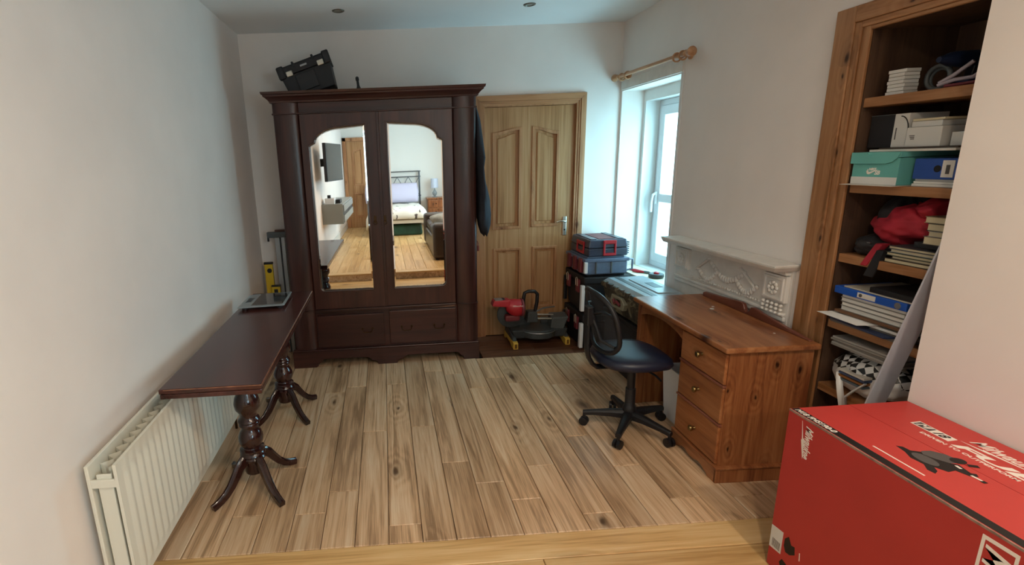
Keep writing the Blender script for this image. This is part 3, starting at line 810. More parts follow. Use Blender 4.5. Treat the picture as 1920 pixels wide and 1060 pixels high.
build('hanging_loop', B().tube([(0.7075, 3.985, 1.99), (0.7085, 3.985, 2.005), (0.714, 3.985, 2.000), (0.714, 3.985, 1.96)], 0.003, 6), 'black', ct)
single('key_tag', B().tube([(0.709, 3.93, 0.955), (0.716, 3.92, 0.935), (0.716, 3.92, 0.915)], 0.004, 6).box(0.709, 0.722, 3.91, 3.93, 0.875, 0.915), 'darkred', 'small dark red tag hanging on the wardrobe side below the jacket', 'tag', bevel=0.003)

# leaning at the left of the wardrobe
lv = thing('spirit_level', 'yellow spirit level standing upright in the left corner', 'spirit level', (-1.005, 4.26, 0))
build('level_bar', B().box(-1.040, -0.972, 4.245, 4.275, 0, 0.80), 'yellowlevel', lv, bevel=0.004)
build('end_cap', B().box(-1.043, -0.969, 4.243, 4.277, 0.788, 0.806), 'black', lv, bevel=0.003)
build('vial', B().lathe((-1.000, 4.246, 0.735), [(0.020, -0.004), (0.020, 0.0)], 18, 'Y').lathe((-1.000, 4.246, 0.735), [(0.012, -0.006), (0.012, -0.003)], 14, 'Y'), 'black', lv)
lv2 = thing('spirit_level', 'shorter yellow spirit level with black window, low behind the table end', 'spirit level', (-0.95, 4.20, 0))
build('level_bar', B().box(-0.985, -0.915, 4.19, 4.215, 0, 0.612), 'yellowlevel', lv2, bevel=0.004)
build('end_cap', B().box(-0.987, -0.913, 4.188, 4.217, 0.604, 0.618), 'black', lv2, bevel=0.003)
build('vial', B().box(-0.965, -0.935, 4.186, 4.192, 0.555, 0.585), 'black', lv2)
tr_ = thing('aluminium_rail', 'silver aluminium rail with a crossbar leaning left of the wardrobe', 'rail', (-0.86, 4.24, 0))
build('rail', B().box(-0.928, -0.888, 4.235, 4.262, 0, 1.015), 'alu', tr_, bevel=0.002)
build('rail', B().box(-0.876, -0.846, 4.235, 4.262, 0, 1.015), 'alu', tr_, bevel=0.002)
build('web', B().box(-0.888, -0.876, 4.245, 4.258, 0, 1.015), 'grey', tr_)
build('crossbar', B().box(-0.985, -0.800, 4.215, 4.262, 1.015, 1.062), 'grey2', tr_, bevel=0.003)
build('crossbar_top', B().box(-0.92, -0.80, 4.225, 4.262, 1.062, 1.078), pbr('brown_strip', '#5b3527', 0.6), tr_)
build('hook', B().box(-0.985, -0.972, 4.22, 4.235, 0.985, 1.015), 'black', tr_)

# ------------------------------------------------------------------ console table
tb = thing('pedestal_table', 'long dark mahogany fold-over table on two turned pedestals', 'table', (-0.735, 2.67, 0))
TX0, TX1, TY0, TY1 = -0.938, -0.531, 1.905, 3.435
build('upper_leaf', B().box(TX0, TX1, TY0, TY1, 0.719, 0.740), 'tabletop', tb, bevel=0.004)
build('lower_leaf', B().box(TX0 + 0.002, TX1 - 0.002, TY0 + 0.002, TY1 - 0.002, 0.697, 0.7175), 'tabletop', tb, bevel=0.004)
build('apron', B().box(TX0 + 0.05, TX1 - 0.05, TY0 + 0.12, TY1 - 0.12, 0.665, 0.697), 'tabletop', tb, bevel=0.004)
for x0, x1, y0, y1 in ((TX0, TX1, TY0 - 0.0008, TY0 + 0.004), (TX1 - 0.004, TX1 + 0.0008, TY0, TY1)):
    build('worn_edge', B().box(x0 + 0.02 if x1 - x0 > 0.1 else x0, x1, y0, y1, 0.7355, 0.7385), pbr('worn_edge', '#8a5a3f', 0.5, var=0.5, vscale=30), tb)
def pedestal(cx, cy):
    prof = [(0.060, 0.66), (0.052, 0.645), (0.040, 0.60), (0.036, 0.56), (0.040, 0.525), (0.055, 0.500), (0.063, 0.468), (0.060, 0.440), (0.046, 0.420), (0.041, 0.400), (0.044, 0.388), (0.052, 0.382), (0.054, 0.372), (0.046, 0.364), (0.050, 0.358), (0.050, 0.348), (0.040, 0.340), (0.040, 0.330), (0.050, 0.315), (0.060, 0.290), (0.061, 0.268), (0.054, 0.245), (0.044, 0.232), (0.046, 0.226), (0.060, 0.220), (0.062, 0.211), (0.054, 0.206), (0.060, 0.199), (0.063, 0.190), (0.056, 0.182), (0.062, 0.174), (0.060, 0.164), (0.050, 0.160), (0.049, 0.10), (0.044, 0.088), (0.01, 0.084)]
    ped = build('pedestal', B().lathe((cx, cy, 0), prof[::-1], 28), 'tableleg', tb, smooth=45)
    for sx, sy in ((-1, -1), (1, -1), (1, 1), (-1, 1)):
        dx, dy = sx * 0.160, sy * 0.178
        Lr = math.hypot(dx, dy); ux, uy = dx / Lr, dy / Lr
        cl = [(0.035, 0.175, 0.026), (0.062, 0.172, 0.025), (0.088, 0.150, 0.023), (0.112, 0.115, 0.021), (0.140, 0.078, 0.019), (0.172, 0.048, 0.017), (0.205, 0.030, 0.016), (0.232, 0.020, 0.0155), (0.248, 0.0165, 0.0155)]
        b = B(); rings = []
        for i, (r, z, t) in enumerate(cl):
            j0, j1 = max(i - 1, 0), min(i + 1, len(cl) - 1)
            tx, tz = cl[j1][0] - cl[j0][0], cl[j1][1] - cl[j0][1]
            ln = math.hypot(tx, tz); tx /= ln; tz /= ln
            nx, nz = -tz, tx                       # in-plane normal
            ww = 0.019 - 0.004 * i / 8
            ring = []
            for (su, sn) in ((-1, -1), (1, -1), (1, 0.45), (0.6, 0.62), (0.28, 1.0), (-0.28, 1.0), (-0.6, 0.62), (-1, 0.45)):
                rr = r + nx * sn * t; zz = max(z + nz * sn * t, 0.0005)
                ring.append((cx + ux * rr - uy * su * ww, cy + uy * rr + ux * su * ww, zz))
            rings.append(ring)
        lg = build('leg', b.loft(rings), 'tableleg', tb, smooth=35)
pedestal(-0.728, 2.322)
pedestal(-0.715, 3.10)

sc = thing('bathroom_scale', 'flat glass bathroom scale lying on the table end', 'scale', (-0.78, 3.17, 0.741))
q0 = [(-0.925, 3.00), (-0.645, 3.02), (-0.655, 3.345), (-0.925, 3.31)]
build('glass_top', B().hexa([(x, y, 0.757) for x, y in q0], [(x, y, 0.764) for x, y in q0]), 'scalegrey', sc, bevel=0.002)
ins = lambda a, b_, c, d: [(a, b_), (c, b_ + 0.012), (c - 0.006, d), (a, d - 0.008)]
build('dark_panel', B().hexa([(x, y, 0.764) for x, y in ins(-0.85, 3.035, -0.66, 3.325)], [(x, y, 0.7648) for x, y in ins(-0.85, 3.035, -0.66, 3.325)]), 'glassblack', sc)
build('display', B().box(-0.905, -0.87, 3.12, 3.22, 0.764, 0.7648), 'grey', sc)
for x, y in ((-0.89, 3.04), (-0.68, 3.05), (-0.69, 3.30), (-0.89, 3.28)):
    build('foot', B().lathe((x, y, 0.741), [(0.018, 0), (0.018, 0.016)], 14), 'black', sc)

# ------------------------------------------------------------------ radiator
rd = thing('radiator', 'white double panel radiator on the left wall under the table', 'radiator', (-1.0, 2.25, 0.15))
RY0, RY1, RZ0, RZ1 = 1.54, 2.98, 0.152, 0.642
def rad_panel(xf, xb, flutes=True):
    b = B(); ys = []; pts = []
    # fluted front face: columns between z 0.20 and 0.59
    n = 28; pitch = (RY1 - RY0 - 0.06) / n
    prof = [(RY0, 0.0), (RY0 + 0.03, 0.0)]
    for i in range(n):
        y = RY0 + 0.03 + i * pitch
        prof += [(y + pitch * 0.10, 0.0), (y + pitch * 0.30, 0.007), (y + pitch * 0.70, 0.007), (y + pitch * 0.90, 0.0)]
    prof += [(RY1 - 0.03, 0.0), (RY1, 0.0)]
    zs = [(RZ0, 0), (RZ0 + 0.035, 0), (RZ0 + 0.055, 1), (RZ1 - 0.07, 1), (RZ1 - 0.045, 0), (RZ1, 0)]
    vs = []; fs = []; k = len(prof)
    for z, a in zs:
        for y, d in prof: vs.append((xf + d * a, y, z))
    for i in range(len(zs) - 1):
        for j in range(k - 1): fs.append((i * k + j, i * k + j + 1, (i + 1) * k + j + 1, (i + 1) * k + j))
    b.add(vs, fs)
    b.box(xb, xf - 0.0005, RY0, RY1, RZ0, RZ1)
    return b
build('front_panel', rad_panel(-0.937, -0.949), 'radiator', rd, smooth=30)
build('rear_panel', B().box(-1.043, -1.030, RY0, RY1, RZ0, RZ1), 'radiator', rd, bevel=0.003)
fin = []
n = 52
for i in range(n + 1):
    fin.append((-0.953 if i % 2 else -0.985, RY0 + 0.04 + (RY1 - RY0 - 0.08) * i / n))
build('convector_fins', B().add([(x, y, RZ0 + 0.02) for x, y in fin] + [(x, y, RZ1 - 0.03) for x, y in fin], [(i, i + 1, i + n + 2, i + n + 1) for i in range(n)]), 'radiator', rd)
fin2 = [(-1.027 if i % 2 else -0.995, y) for i, (x, y) in enumerate(fin)]
build('convector_fins', B().add([(x, y, RZ0 + 0.02) for x, y in fin2] + [(x, y, RZ1 - 0.03) for x, y in fin2], [(i, i + 1, i + n + 2, i + n + 1) for i in range(n)]), 'radiator', rd)
build('end_cover', B().box(-1.015, -0.965, RY0 + 0.012, RY0 + 0.02, RZ0 + 0.02, RZ1 - 0.04), 'radiator', rd, bevel=0.002)
build('end_strap', B().box(-1.04, -0.94, RY0 + 0.002, RY0 + 0.012, RZ1 - 0.085, RZ1 - 0.055), 'radiator', rd, bevel=0.002)
for y in (RY0 + 0.2, RY1 - 0.23):
    build('wall_bracket', B().box(XL + 0.001, -1.043, y, y + 0.03, RZ0 + 0.05, RZ1 - 0.05), 'radiator', rd)
for y in (RY0 + 0.05, RY1 - 0.05):
    build('pipe', B().tube([(-1.0, y, 0.001), (-1.0, y, RZ0 + 0.03)], 0.008, 10), 'darkbrass', rd)


# ------------------------------------------------------------------ desk
dk = thing('desk', 'pine pedestal desk with three drawers against the right wall', 'desk', (1.508, 2.080, 0), (0, 0, R(-1.2)))
DL, DD, DH = 0.925, 0.438, 0.70
build('desk_top', B().box(0, DD, 0, DL, DH - 0.028, DH), 'desky', dk, local=True, bevel=0.009, seg=3)
build('pedestal_body', B().box(0.036, DD - 0.01, 0.026, 0.405, 0.06, DH - 0.028), 'desk', dk, local=True, bevel=0.003)
for i, (z0, z1, kz) in enumerate(((0.505, 0.655, 0.592), (0.305, 0.488, 0.403), (0.092, 0.287, 0.186))):
    dr = build('drawer', B().box(0.024, 0.04, 0.034, 0.398, z0, z1), 'deskfront', dk, local=True, bevel=0.005)
    build('knob', B().lathe((0.024, 0.215, kz), [(0.004, -0.032), (0.012, -0.031), (0.016, -0.024), (0.013, -0.016), (0.006, -0.010), (0.008, 0.0)], 18, 'X'), 'brass', dr, local=True, smooth=50)
    if i < 2:
        build('drawer_rail', B().box(0.020, 0.04, 0.030, 0.402, z0 - 0.015, z0 - 0.003), 'deskdark', dk, local=True, bevel=0.003)
# plinth with a scalloped front edge
sc_ = [(0.012, 0), (0.075, 0), (0.085, 0.012), (0.11, 0.016), (0.125, 0.028), (0.16, 0.030), (0.19, 0.020), (0.22, 0.016), (0.25, 0.020), (0.28, 0.030), (0.31, 0.028), (0.325, 0.016), (0.345, 0.012), (0.355, 0), (0.415, 0), (0.415, 0.072), (0.012, 0.072)]
build('plinth_front', B().prism(sc_, YZ(0.020), (0.018, 0, 0)), 'desky', dk, local=True, bevel=0.003)
build('plinth_side', B().box(0.020, DD - 0.005, 0.010, 0.028, 0, 0.072), 'desk', dk, local=True, bevel=0.003)
build('plinth_bead', B().box(0.014, DD - 0.004, 0.004, 0.414, 0.072, 0.086), 'desky', dk, local=True, bevel=0.005)
build('end_panel', B().box(0.036, DD - 0.01, DL - 0.06, DL - 0.030, 0.0, DH - 0.028), 'desk', dk, local=True, bevel=0.003)
build('end_stile', B().box(0.026, 0.075, DL - 0.065, DL - 0.024, 0.0, DH - 0.028), 'desk', dk, local=True, bevel=0.003)
build('back_panel', B().box(DD - 0.03, DD - 0.016, 0.405, DL - 0.06, 0.25, DH - 0.028), 'desk', dk, local=True)
ar = [(0.405, 0.672), (0.405, 0.600)] + [(0.405 + 0.46 * t / 10, 0.600 + 0.040 * math.sin(pi * t / 10) ** 0.7) for t in range(1, 10)] + [(DL - 0.06, 0.600), (DL - 0.06, 0.672)]
build('arched_rail', B().prism(ar, YZ(0.030), (0.018, 0, 0)), 'desky', dk, local=True, bevel=0.002)
gl = [(0.04, 0.0), (0.045, 0.006), (0.20, 0.020), (0.36, 0.040), (0.425, 0.052), (0.445, 0.048), (0.458, 0.022), (0.475, 0.014), (0.49, 0.024), (0.505, 0.050), (0.53, 0.056), (0.62, 0.047), (0.78, 0.034), (0.855, 0.030), (0.872, 0.022), (0.875, 0.0)]
build('back_gallery', B().prism([(a, DH + c) for a, c in gl], YZ(DD - 0.03), (0.020, 0, 0)), 'deskdark', dk, local=True, bevel=0.004)
for (x, y, r) in ((0.30, 0.60, 0.012), (0.33, 0.64, 0.008), (0.34, 0.17, 0.006)):
    build('paint_fleck', B().lathe((x, y, DH), [(r, 0), (r * 0.8, 0.0008)], 9), 'offwhite', dk, local=True)

# white bin under the desk
bn = thing('waste_box', 'white open cardboard box under the desk', 'box', (1.703, 2.70, 0))
tp = lambda hx, hy, z, n=1: [(1.668 - hx, 2.69 - hy, z), (1.668 + hx, 2.69 - hy, z), (1.668 + hx, 2.69 + hy, z), (1.668 - hx, 2.69 + hy, z)]
for nm, b in (('wall_panel', B().hexa([(1.648, 2.600, 0.002), (1.654, 2.600, 0.002), (1.654, 2.770, 0.002), (1.648, 2.770, 0.002)], [(1.628, 2.590, 0.33), (1.634, 2.590, 0.33), (1.634, 2.785, 0.33), (1.628, 2.785, 0.33)])),
              ('wall_panel', B().hexa([(1.648, 2.600, 0.002), (1.828, 2.600, 0.002), (1.828, 2.606, 0.002), (1.648, 2.606, 0.002)], [(1.628, 2.590, 0.33), (1.848, 2.590, 0.33), (1.848, 2.596, 0.33), (1.628, 2.596, 0.33)])),
              ('wall_panel', B().hexa([(1.648, 2.764, 0.002), (1.828, 2.764, 0.002), (1.828, 2.770, 0.002), (1.648, 2.770, 0.002)], [(1.628, 2.779, 0.335), (1.848, 2.779, 0.335), (1.848, 2.785, 0.335), (1.628, 2.785, 0.335)])),
              ('base', B().box(1.648, 1.828, 2.60, 2.77, 0.001, 0.006)),
              ('rim', B().box(1.624, 1.632, 2.585, 2.79, 0.315, 0.337))):
    build(nm, b, 'white', bn)

# ------------------------------------------------------------------ office chair
ch = thing('office_chair', 'small black office chair with mesh back at the desk', 'office chair', (1.362, 2.637, 0))
build('column', B().lathe((0, 0, 0), [(0.036, 0.075), (0.038, 0.13), (0.034, 0.15), (0.028, 0.16), (0.028, 0.26), (0.022, 0.265), (0.022, 0.41)], 20), 'black', ch, local=True, smooth=40)
for a in (161, 232, 301, 18, 86):
    ca, sa = math.cos(R(a)), math.sin(R(a))
    ring = []
    for r, z, hw, hh in ((0.025, 0.100, 0.028, 0.024), (0.10, 0.098, 0.023, 0.020), (0.20, 0.088, 0.017, 0.015), (0.255, 0.080, 0.015, 0.014)):
        ring.append([(ca * r - sa * s * hw, sa * r + ca * s * hw, z + t * hh) for s, t in ((-1, -1), (1, -1), (1, 0.4), (0.5, 1), (-0.5, 1), (-1, 0.4))])
    lg = build('base_leg', B().loft(ring), 'black', ch, local=True, bevel=0.003)
    cx, cy = ca * 0.247, sa * 0.247
    b = B(); ra = R(a + 70)
    for s in (-1, 1):
        n_ = Vector((math.cos(ra), math.sin(ra), 0)) * (s * 0.013)
        rot_ = Matrix.Translation((cx + n_.x, cy + n_.y, 0.026)) @ Matrix.Rotation(ra, 4, 'Z')
        wb = B().lathe((0, 0, 0), [(0.018, -0.0085), (0.025, -0.007), (0.0255, 0.007), (0.018, 0.0085)], 18, 'X'); wb.xf(rot_)
        b.add(wb.v, wb.f)
    b.lathe((cx, cy, 0), [(0.009, 0.03), (0.009, 0.078)], 10)
    build('caster', b, 'black', lg, local=True, smooth=40)
seat = B(); rings = []
for z, s in ((0.425, 0.55), (0.428, 0.80), (0.440, 0.95), (0.460, 1.0), (0.482, 0.97), (0.496, 0.86), (0.503, 0.55), (0.504, 0.2)):
    rr = []
    for k in range(32):
        a = 2 * pi * k / 32
        c, s_ = math.cos(a), math.sin(a)
        x = 0.205 * s * math.copysign(abs(c) ** 0.75, c); y = 0.205 * s * math.copysign(abs(s_) ** 0.75, s_)
        dip = -0.020 * max(0, (x - 0.10)) / 0.1
        rr.append((x - 0.015, y, z + dip))
    rings.append(rr)
build('seat', seat.loft(rings), 'blueblack', ch, local=True, smooth=60)
build('seat_plate', B().box(-0.10, 0.09, -0.075, 0.075, 0.395, 0.427), 'black', ch, local=True, bevel=0.006)
build('lever', B().tube([(0.03, -0.05, 0.405), (0.06, -0.14, 0.395), (0.065, -0.19, 0.385)], 0.006, 8), 'black', ch, local=True)
# back: L-bar, bracket, oval frame and mesh
bar = []
for i in range(13):
    t = i / 12
    if t < 0.35: p = (-0.09 - t / 0.35 * 0.125, 0, 0.405)
    else:
        u = (t - 0.35) / 0.65
        p = (-0.215 - 0.055 * math.sin(min(u * 2.2, 1) * pi / 2), 0, 0.405 + 0.35 * u ** 1.25)
    bar.append(p)
build('back_bar', B().tube(bar, 0.028, 10, flat=0.45), 'black', ch, local=True, smooth=50)
def backpt(a, k=1.0):
    c, s_ = math.cos(a), math.sin(a)
    y = 0.185 * k * math.copysign(abs(c) ** 0.7, c) * (1.0 - 0.10 * s_); z = 0.685 + 0.170 * k * math.copysign(abs(s_) ** 0.75, s_)
    x = -0.205 - 0.16 * (z - 0.52) + 0.05 * (y / 0.185) ** 2
    return (x, y, z)
build('back_frame', B().tube([backpt(2 * pi * k / 40) for k in range(40)], 0.013, 8, closed=True), 'black', ch, local=True, smooth=50)
mv = []; mf = []
n = 24; rk = 6
for j in range(rk + 1):
    for k in range(n): mv.append(backpt(2 * pi * k / n, max(j / rk, 0.01)))
for j in range(rk):
    for k in range(n): mf.append((j * n + k, j * n + (k + 1) % n, (j + 1) * n + (k + 1) % n, (j + 1) * n + k))
def meshmat():
    m, nt, p = newmat('open_mesh')
    p.inputs['Base Color'].default_value = lin('#2a2c33'); p.inputs['Roughness'].default_value = 0.8
    p.inputs['Alpha'].default_value = 0.72
    return m
build('back_mesh', B().add(mv, mf), meshmat(), ch, local=True)
build('back_bracket', B().hexa([(-0.285, -0.03, 0.66), (-0.225, -0.03, 0.66), (-0.225, 0.03, 0.66), (-0.285, 0.03, 0.66)], [(-0.285, -0.028, 0.77), (-0.25, -0.028, 0.77), (-0.25, 0.028, 0.77), (-0.285, 0.028, 0.77)]), 'black', ch, local=True, bevel=0.008)
for z0 in (0.58, 0.74):
    build('back_strut', B().tube([(-0.25, 0, 0.72), (-0.235, -0.10, z0 + 0.02), (-0.19, -0.172, z0)], 0.009, 8), 'black', ch, local=True, smooth=50)
    build('back_strut', B().tube([(-0.25, 0, 0.72), (-0.235, 0.10, z0 + 0.02), (-0.19, 0.172, z0)], 0.009, 8), 'black', ch, local=True, smooth=50)

# ------------------------------------------------------------------ stacked tool boxes beside the window (latches face the door)
SX, SY = 1.575, 3.90
def big_box(label, z0, z1, dw):
    t = thing('tool_box', label, 'tool box', (SX + 0.19, SY + 0.21, z0), group='stacked tool boxes')
    x0, x1, y0, y1 = SX, SX + 0.37, SY, SY + 0.425
    zl = z1 - 0.075
    build('body', B().hexa([(x0 + 0.02, y0 + 0.02, z0 + 0.001), (x1 - 0.02, y0 + 0.02, z0 + 0.001), (x1 - 0.02, y1 - 0.02, z0 + 0.001), (x0 + 0.02, y1 - 0.02, z0 + 0.001)], [(x0 + 0.008, y0 + 0.008, zl), (x1 - 0.008, y0 + 0.008, zl), (x1 - 0.008, y1 - 0.008, zl), (x0 + 0.008, y1 - 0.008, zl)]), 'blackrough', t, bevel=0.01)
    lid = build('lid', B().box(x0 - 0.006, x1 + 0.006, y0 - 0.006, y1 + 0.006, zl, z1 - 0.018).box(x0 + 0.03, x1 - 0.03, y0 + 0.03, y1 - 0.03, z1 - 0.018, z1 - 0.001), 'blackrough', t, bevel=0.008)
    for y in (y0 + 0.075, y0 + 0.285):
        lt = build('latch', B().box(x0 - 0.024, x0 - 0.004, y, y + 0.06, zl - 0.085, zl + 0.022), 'darkred', t, bevel=0.005)
        build('latch_wire', B().tube([(x0 - 0.026, y + 0.012, zl - 0.03), (x0 - 0.028, y + 0.012, zl + 0.03), (x0 - 0.026, y + 0.030, zl + 0.04), (x0 - 0.028, y + 0.048, zl + 0.03), (x0 - 0.026, y + 0.048, zl - 0.03)], 0.003, 6), 'chrome', lt)
    for y in (y0 + 0.032, y1 - 0.014):
        build('corner_post', B().box(x0 - 0.018, x0 + 0.012, y, y + 0.026, z0 + 0.012, zl - 0.01), 'black', t, bevel=0.006)
    build('side_handle', B().box(x0 - 0.024, x0 + 0.004, y0 - 0.004, y0 + 0.030, z0 + 0.018, z1 - 0.085), 'white', t, bevel=0.003)
    return t
big_box('lowest large black tool box with red latches, on the floor', 0.0, 0.315, 0)
big_box('second large black tool box up, with red latches', 0.316, 0.635, 0)
# grey-blue organiser
t = thing('tool_organiser', 'grey-blue organiser case with red latches, third in the stack', 'tool box', (SX + 0.19, SY + 0.2, 0.636), group='stacked tool boxes')
x0, x1, y0, y1 = SX - 0.012, SX + 0.362, SY - 0.015, SY + 0.42
M['skylit'] = pbr('skylit_blue_plastic', '#62718a', 0.35, var=0.18, vscale=30)  # grey-blue plastic, paled to carry the window light reflected on its lid
build('body', B().box(x0 + 0.012, x1 - 0.02, y0 + 0.012, y1 - 0.012, 0.637, 0.74), 'skylit', t, bevel=0.01)
lid = build('lid', B().box(x0, x1 - 0.01, y0, y1, 0.74, 0.768).box(x0 + 0.03, x1 - 0.04, y0 + 0.03, y1 - 0.03, 0.768, 0.780), 'skylit', t, bevel=0.008)
for y in (y0 + 0.05, y0 + 0.17, y0 + 0.30):
    build('latch', B().box(x0 - 0.016, x0 + 0.012, y, y + 0.055, 0.65, 0.765), 'darkred', t, bevel=0.006)
build('side_strip', B().box(x0 - 0.004, x0 + 0.022, y0 - 0.012, y0 + 0.014, 0.655, 0.745), 'white', t, bevel=0.003)
for xx in (x0 + 0.09, x0 + 0.215):
    build('side_rib', B().box(xx, xx + 0.012, y0 + 0.002, y0 + 0.016, 0.645, 0.742), 'grey2', t, bevel=0.003)
build('carry_handle', B().tube([(x1 - 0.022, y0 + 0.03, 0.75), (x1 + 0.028, y0 + 0.032, 0.748), (x1 + 0.028, y0 + 0.032, 0.668), (x1 - 0.022, y0 + 0.03, 0.660)], 0.008, 8), 'skylit', t, smooth=50)
# top case with red handles
t = thing('tool_case', 'flat black and red case on top of the tool box stack', 'tool case', (SX + 0.19, SY + 0.2, 0.782))
x0, x1, y0, y1, z0, z1 = SX + 0.022, SX + 0.345, SY + 0.005, SY + 0.40, 0.7815, 0.915
M['case'] = pbr('case_black_sheen', '#3a4052', 0.30, var=0.1, vscale=20)  # black plastic with the bluish window sheen put into its colour
build('body', B().box(x0, x1, y0, y1, z0, z0 + 0.066), 'case', t, bevel=0.012)
lid = build('lid', B().hexa([(x0, y0, z0 + 0.068), (x1, y0, z0 + 0.068), (x1, y1, z0 + 0.068), (x0, y1, z0 + 0.068)], [(x0 + 0.012, y0 + 0.012, z1), (x1 - 0.012, y0 + 0.012, z1), (x1 - 0.012, y1 - 0.012, z1), (x0 + 0.012, y1 - 0.012, z1)]), 'case', t, bevel=0.010)
build('lid_panel', B().box(x0 + 0.10, x1 - 0.09, y0 + 0.05, y1 - 0.05, z1 - 0.001, z1 + 0.003), 'darkred', lid, bevel=0.002)
for xx in (x0 + 0.03, x1 - 0.075):
    build('lid_rib', B().box(xx, xx + 0.045, y0 + 0.03, y1 - 0.03, z1 - 0.001, z1 + 0.005), 'case', lid, bevel=0.003)
def ring_handle(a0, a1, zz0, zz1, mp, d, nm='front_handle'):
    build(nm, B().plate([(a0, zz0), (a1, zz0), (a1, zz1), (a0, zz1)], [[(a0 + 0.016, zz0 + 0.022), (a1 - 0.014, zz0 + 0.022), (a1 - 0.014, zz1 - 0.030), (a0 + 0.016, zz1 - 0.030)]], mp, d), 'red', t, bevel=0.004)
ring_handle(x0 + 0.118, x0 + 0.222, z0 + 0.006, z1 - 0.004, XZ(y0 - 0.010), (0, 0.016, 0))
ring_handle(y0 + 0.09, y0 + 0.24, z0 + 0.012, z1 - 0.022, YZ(x0 - 0.008), (0.012, 0, 0), 'side_handle')
for i in range(6):
    build('grip_rib', B().box(x1 - 0.003, x1 + 0.010, y0 + 0.008, y0 + 0.06, z0 + 0.016 + i * 0.017, z0 + 0.025 + i * 0.017), 'case', t, bevel=0.002)

# camouflage chest on a dark crate behind the desk
t = thing('storage_crate', 'dark plastic crate on the floor under the camouflage chest', 'crate', (1.79, 3.42, 0))
build('body', B().box(1.66, 1.955, 3.12, 3.70, 0.001, 0.40), 'blackrough', t, bevel=0.012)
build('rim', B().box(1.648, 1.967, 3.108, 3.712, 0.40, 0.429), 'black', t, bevel=0.006)
t = thing('camo_chest', 'camouflage patterned tool chest with a grey lid behind the desk', 'tool chest', (1.79, 3.42, 0.43))
x0, x1, y0, y1 = 1.632, 1.965, 3.055, 3.715
build('body', B().hexa([(x0 + 0.04, y0 + 0.03, 0.431), (x1 - 0.02, y0 + 0.03, 0.431), (x1 - 0.02, y1 - 0.03, 0.431), (x0 + 0.04, y1 - 0.03, 0.431)], [(x0 + 0.006, y0 + 0.005, 0.600), (x1 - 0.006, y0 + 0.005, 0.600), (x1 - 0.006, y1 - 0.005, 0.600), (x0 + 0.006, y1 - 0.005, 0.600)]), 'camo', t, bevel=0.012)
M['lidgrey'] = pbr('grey_lid', '#9aa7ae', 0.35)
build('lid_rim', B().box(x0 - 0.006, x1 + 0.004, y0, y1, 0.600, 0.632), 'camo', t, bevel=0.006)
lid = build('lid', B().hexa([(x0 + 0.004, y0 + 0.008, 0.632), (x1, y0 + 0.008, 0.632), (x1, y1 - 0.008, 0.632), (x0 + 0.004, y1 - 0.008, 0.632)], [(x0 + 0.04, y0 + 0.02, 0.660), (x1 - 0.02, y0 + 0.02, 0.660), (x1 - 0.02, y1 - 0.02, 0.660), (x0 + 0.04, y1 - 0.02, 0.660)]), 'lidgrey', t, bevel=0.004)
build('lid_groove', B().box(x0 + 0.085, x0 + 0.12, y0 + 0.018, y1 - 0.018, 0.659, 0.662), 'grey2', lid)
build('lid_tray', B().box(x0 + 0.15, x1 - 0.04, y0 + 0.12, y1 - 0.12, 0.659, 0.666), 'lidgrey', lid, bevel=0.004)
build('carry_slot', B().box(x0 + 0.20, x0 + 0.26, y0 + 0.26, y1 - 0.26, 0.6655, 0.6675), 'black', lid)
for i in range(7):
    yy = y0 + 0.04 + i * 0.088
    build('rim_tooth', B().box(x0 - 0.014, x0 + 0.02, yy, yy + 0.05, 0.612, 0.645), 'camo', t, bevel=0.006)
lt = build('latch', B().plate([(3.33, 0.50), (3.50, 0.49), (3.53, 0.535), (3.51, 0.585), (3.36, 0.588), (3.31, 0.55)], [[(3.36, 0.52), (3.48, 0.515), (3.49, 0.56), (3.37, 0.565)]], YZ(x0 - 0.012), (0.034, 0, 0)), pbr('pale_camo', '#8f8a76', 0.5), t, bevel=0.006)
build('latch_core', B().tube([(x0 - 0.012, 3.37, 0.53), (x0 - 0.02, 3.41, 0.55), (x0 - 0.02, 3.44, 0.53), (x0 - 0.014, 3.47, 0.55)], 0.010, 8), 'darkred', lt, smooth=50)

# small tools on the window sill
t = thing('tape_reel', 'black and red tape reel on the window sill', 'tape reel', (2.10, 3.80, 0.612))
build('reel', B().lathe((2.105, 3.80, 0), [(0.052, 0.614), (0.056, 0.620), (0.056, 0.640), (0.05, 0.646), (0.03, 0.646), (0.02, 0.640), (0.02, 0.614)], 22), 'grey', t, smooth=40)
build('red_core', B().lathe((2.105, 3.80, 0), [(0.019, 0.614), (0.019, 0.655), (0.012, 0.660)], 14), 'red', t, smooth=40)
t = thing('pliers', 'red handled pliers lying on the window sill', 'pliers', (2.07, 3.99, 0.612))
for s in (-1, 1):
    build('handle', B().tube([(2.03, 4.06 + s * 0.03, 0.624), (2.06, 4.02 + s * 0.028, 0.624), (2.09, 3.97 + s * 0.012, 0.624)], 0.010, 8, rs=[0.009, 0.011, 0.008]), 'red', t, smooth=50)
    build('jaw', B().tube([(2.09, 3.97 - s * 0.004, 0.624), (2.115, 3.935 - s * 0.008, 0.624), (2.13, 3.905 - s * 0.002, 0.624)], 0.009, 8, rs=[0.010, 0.010, 0.004]), 'grey2', t, smooth=50)

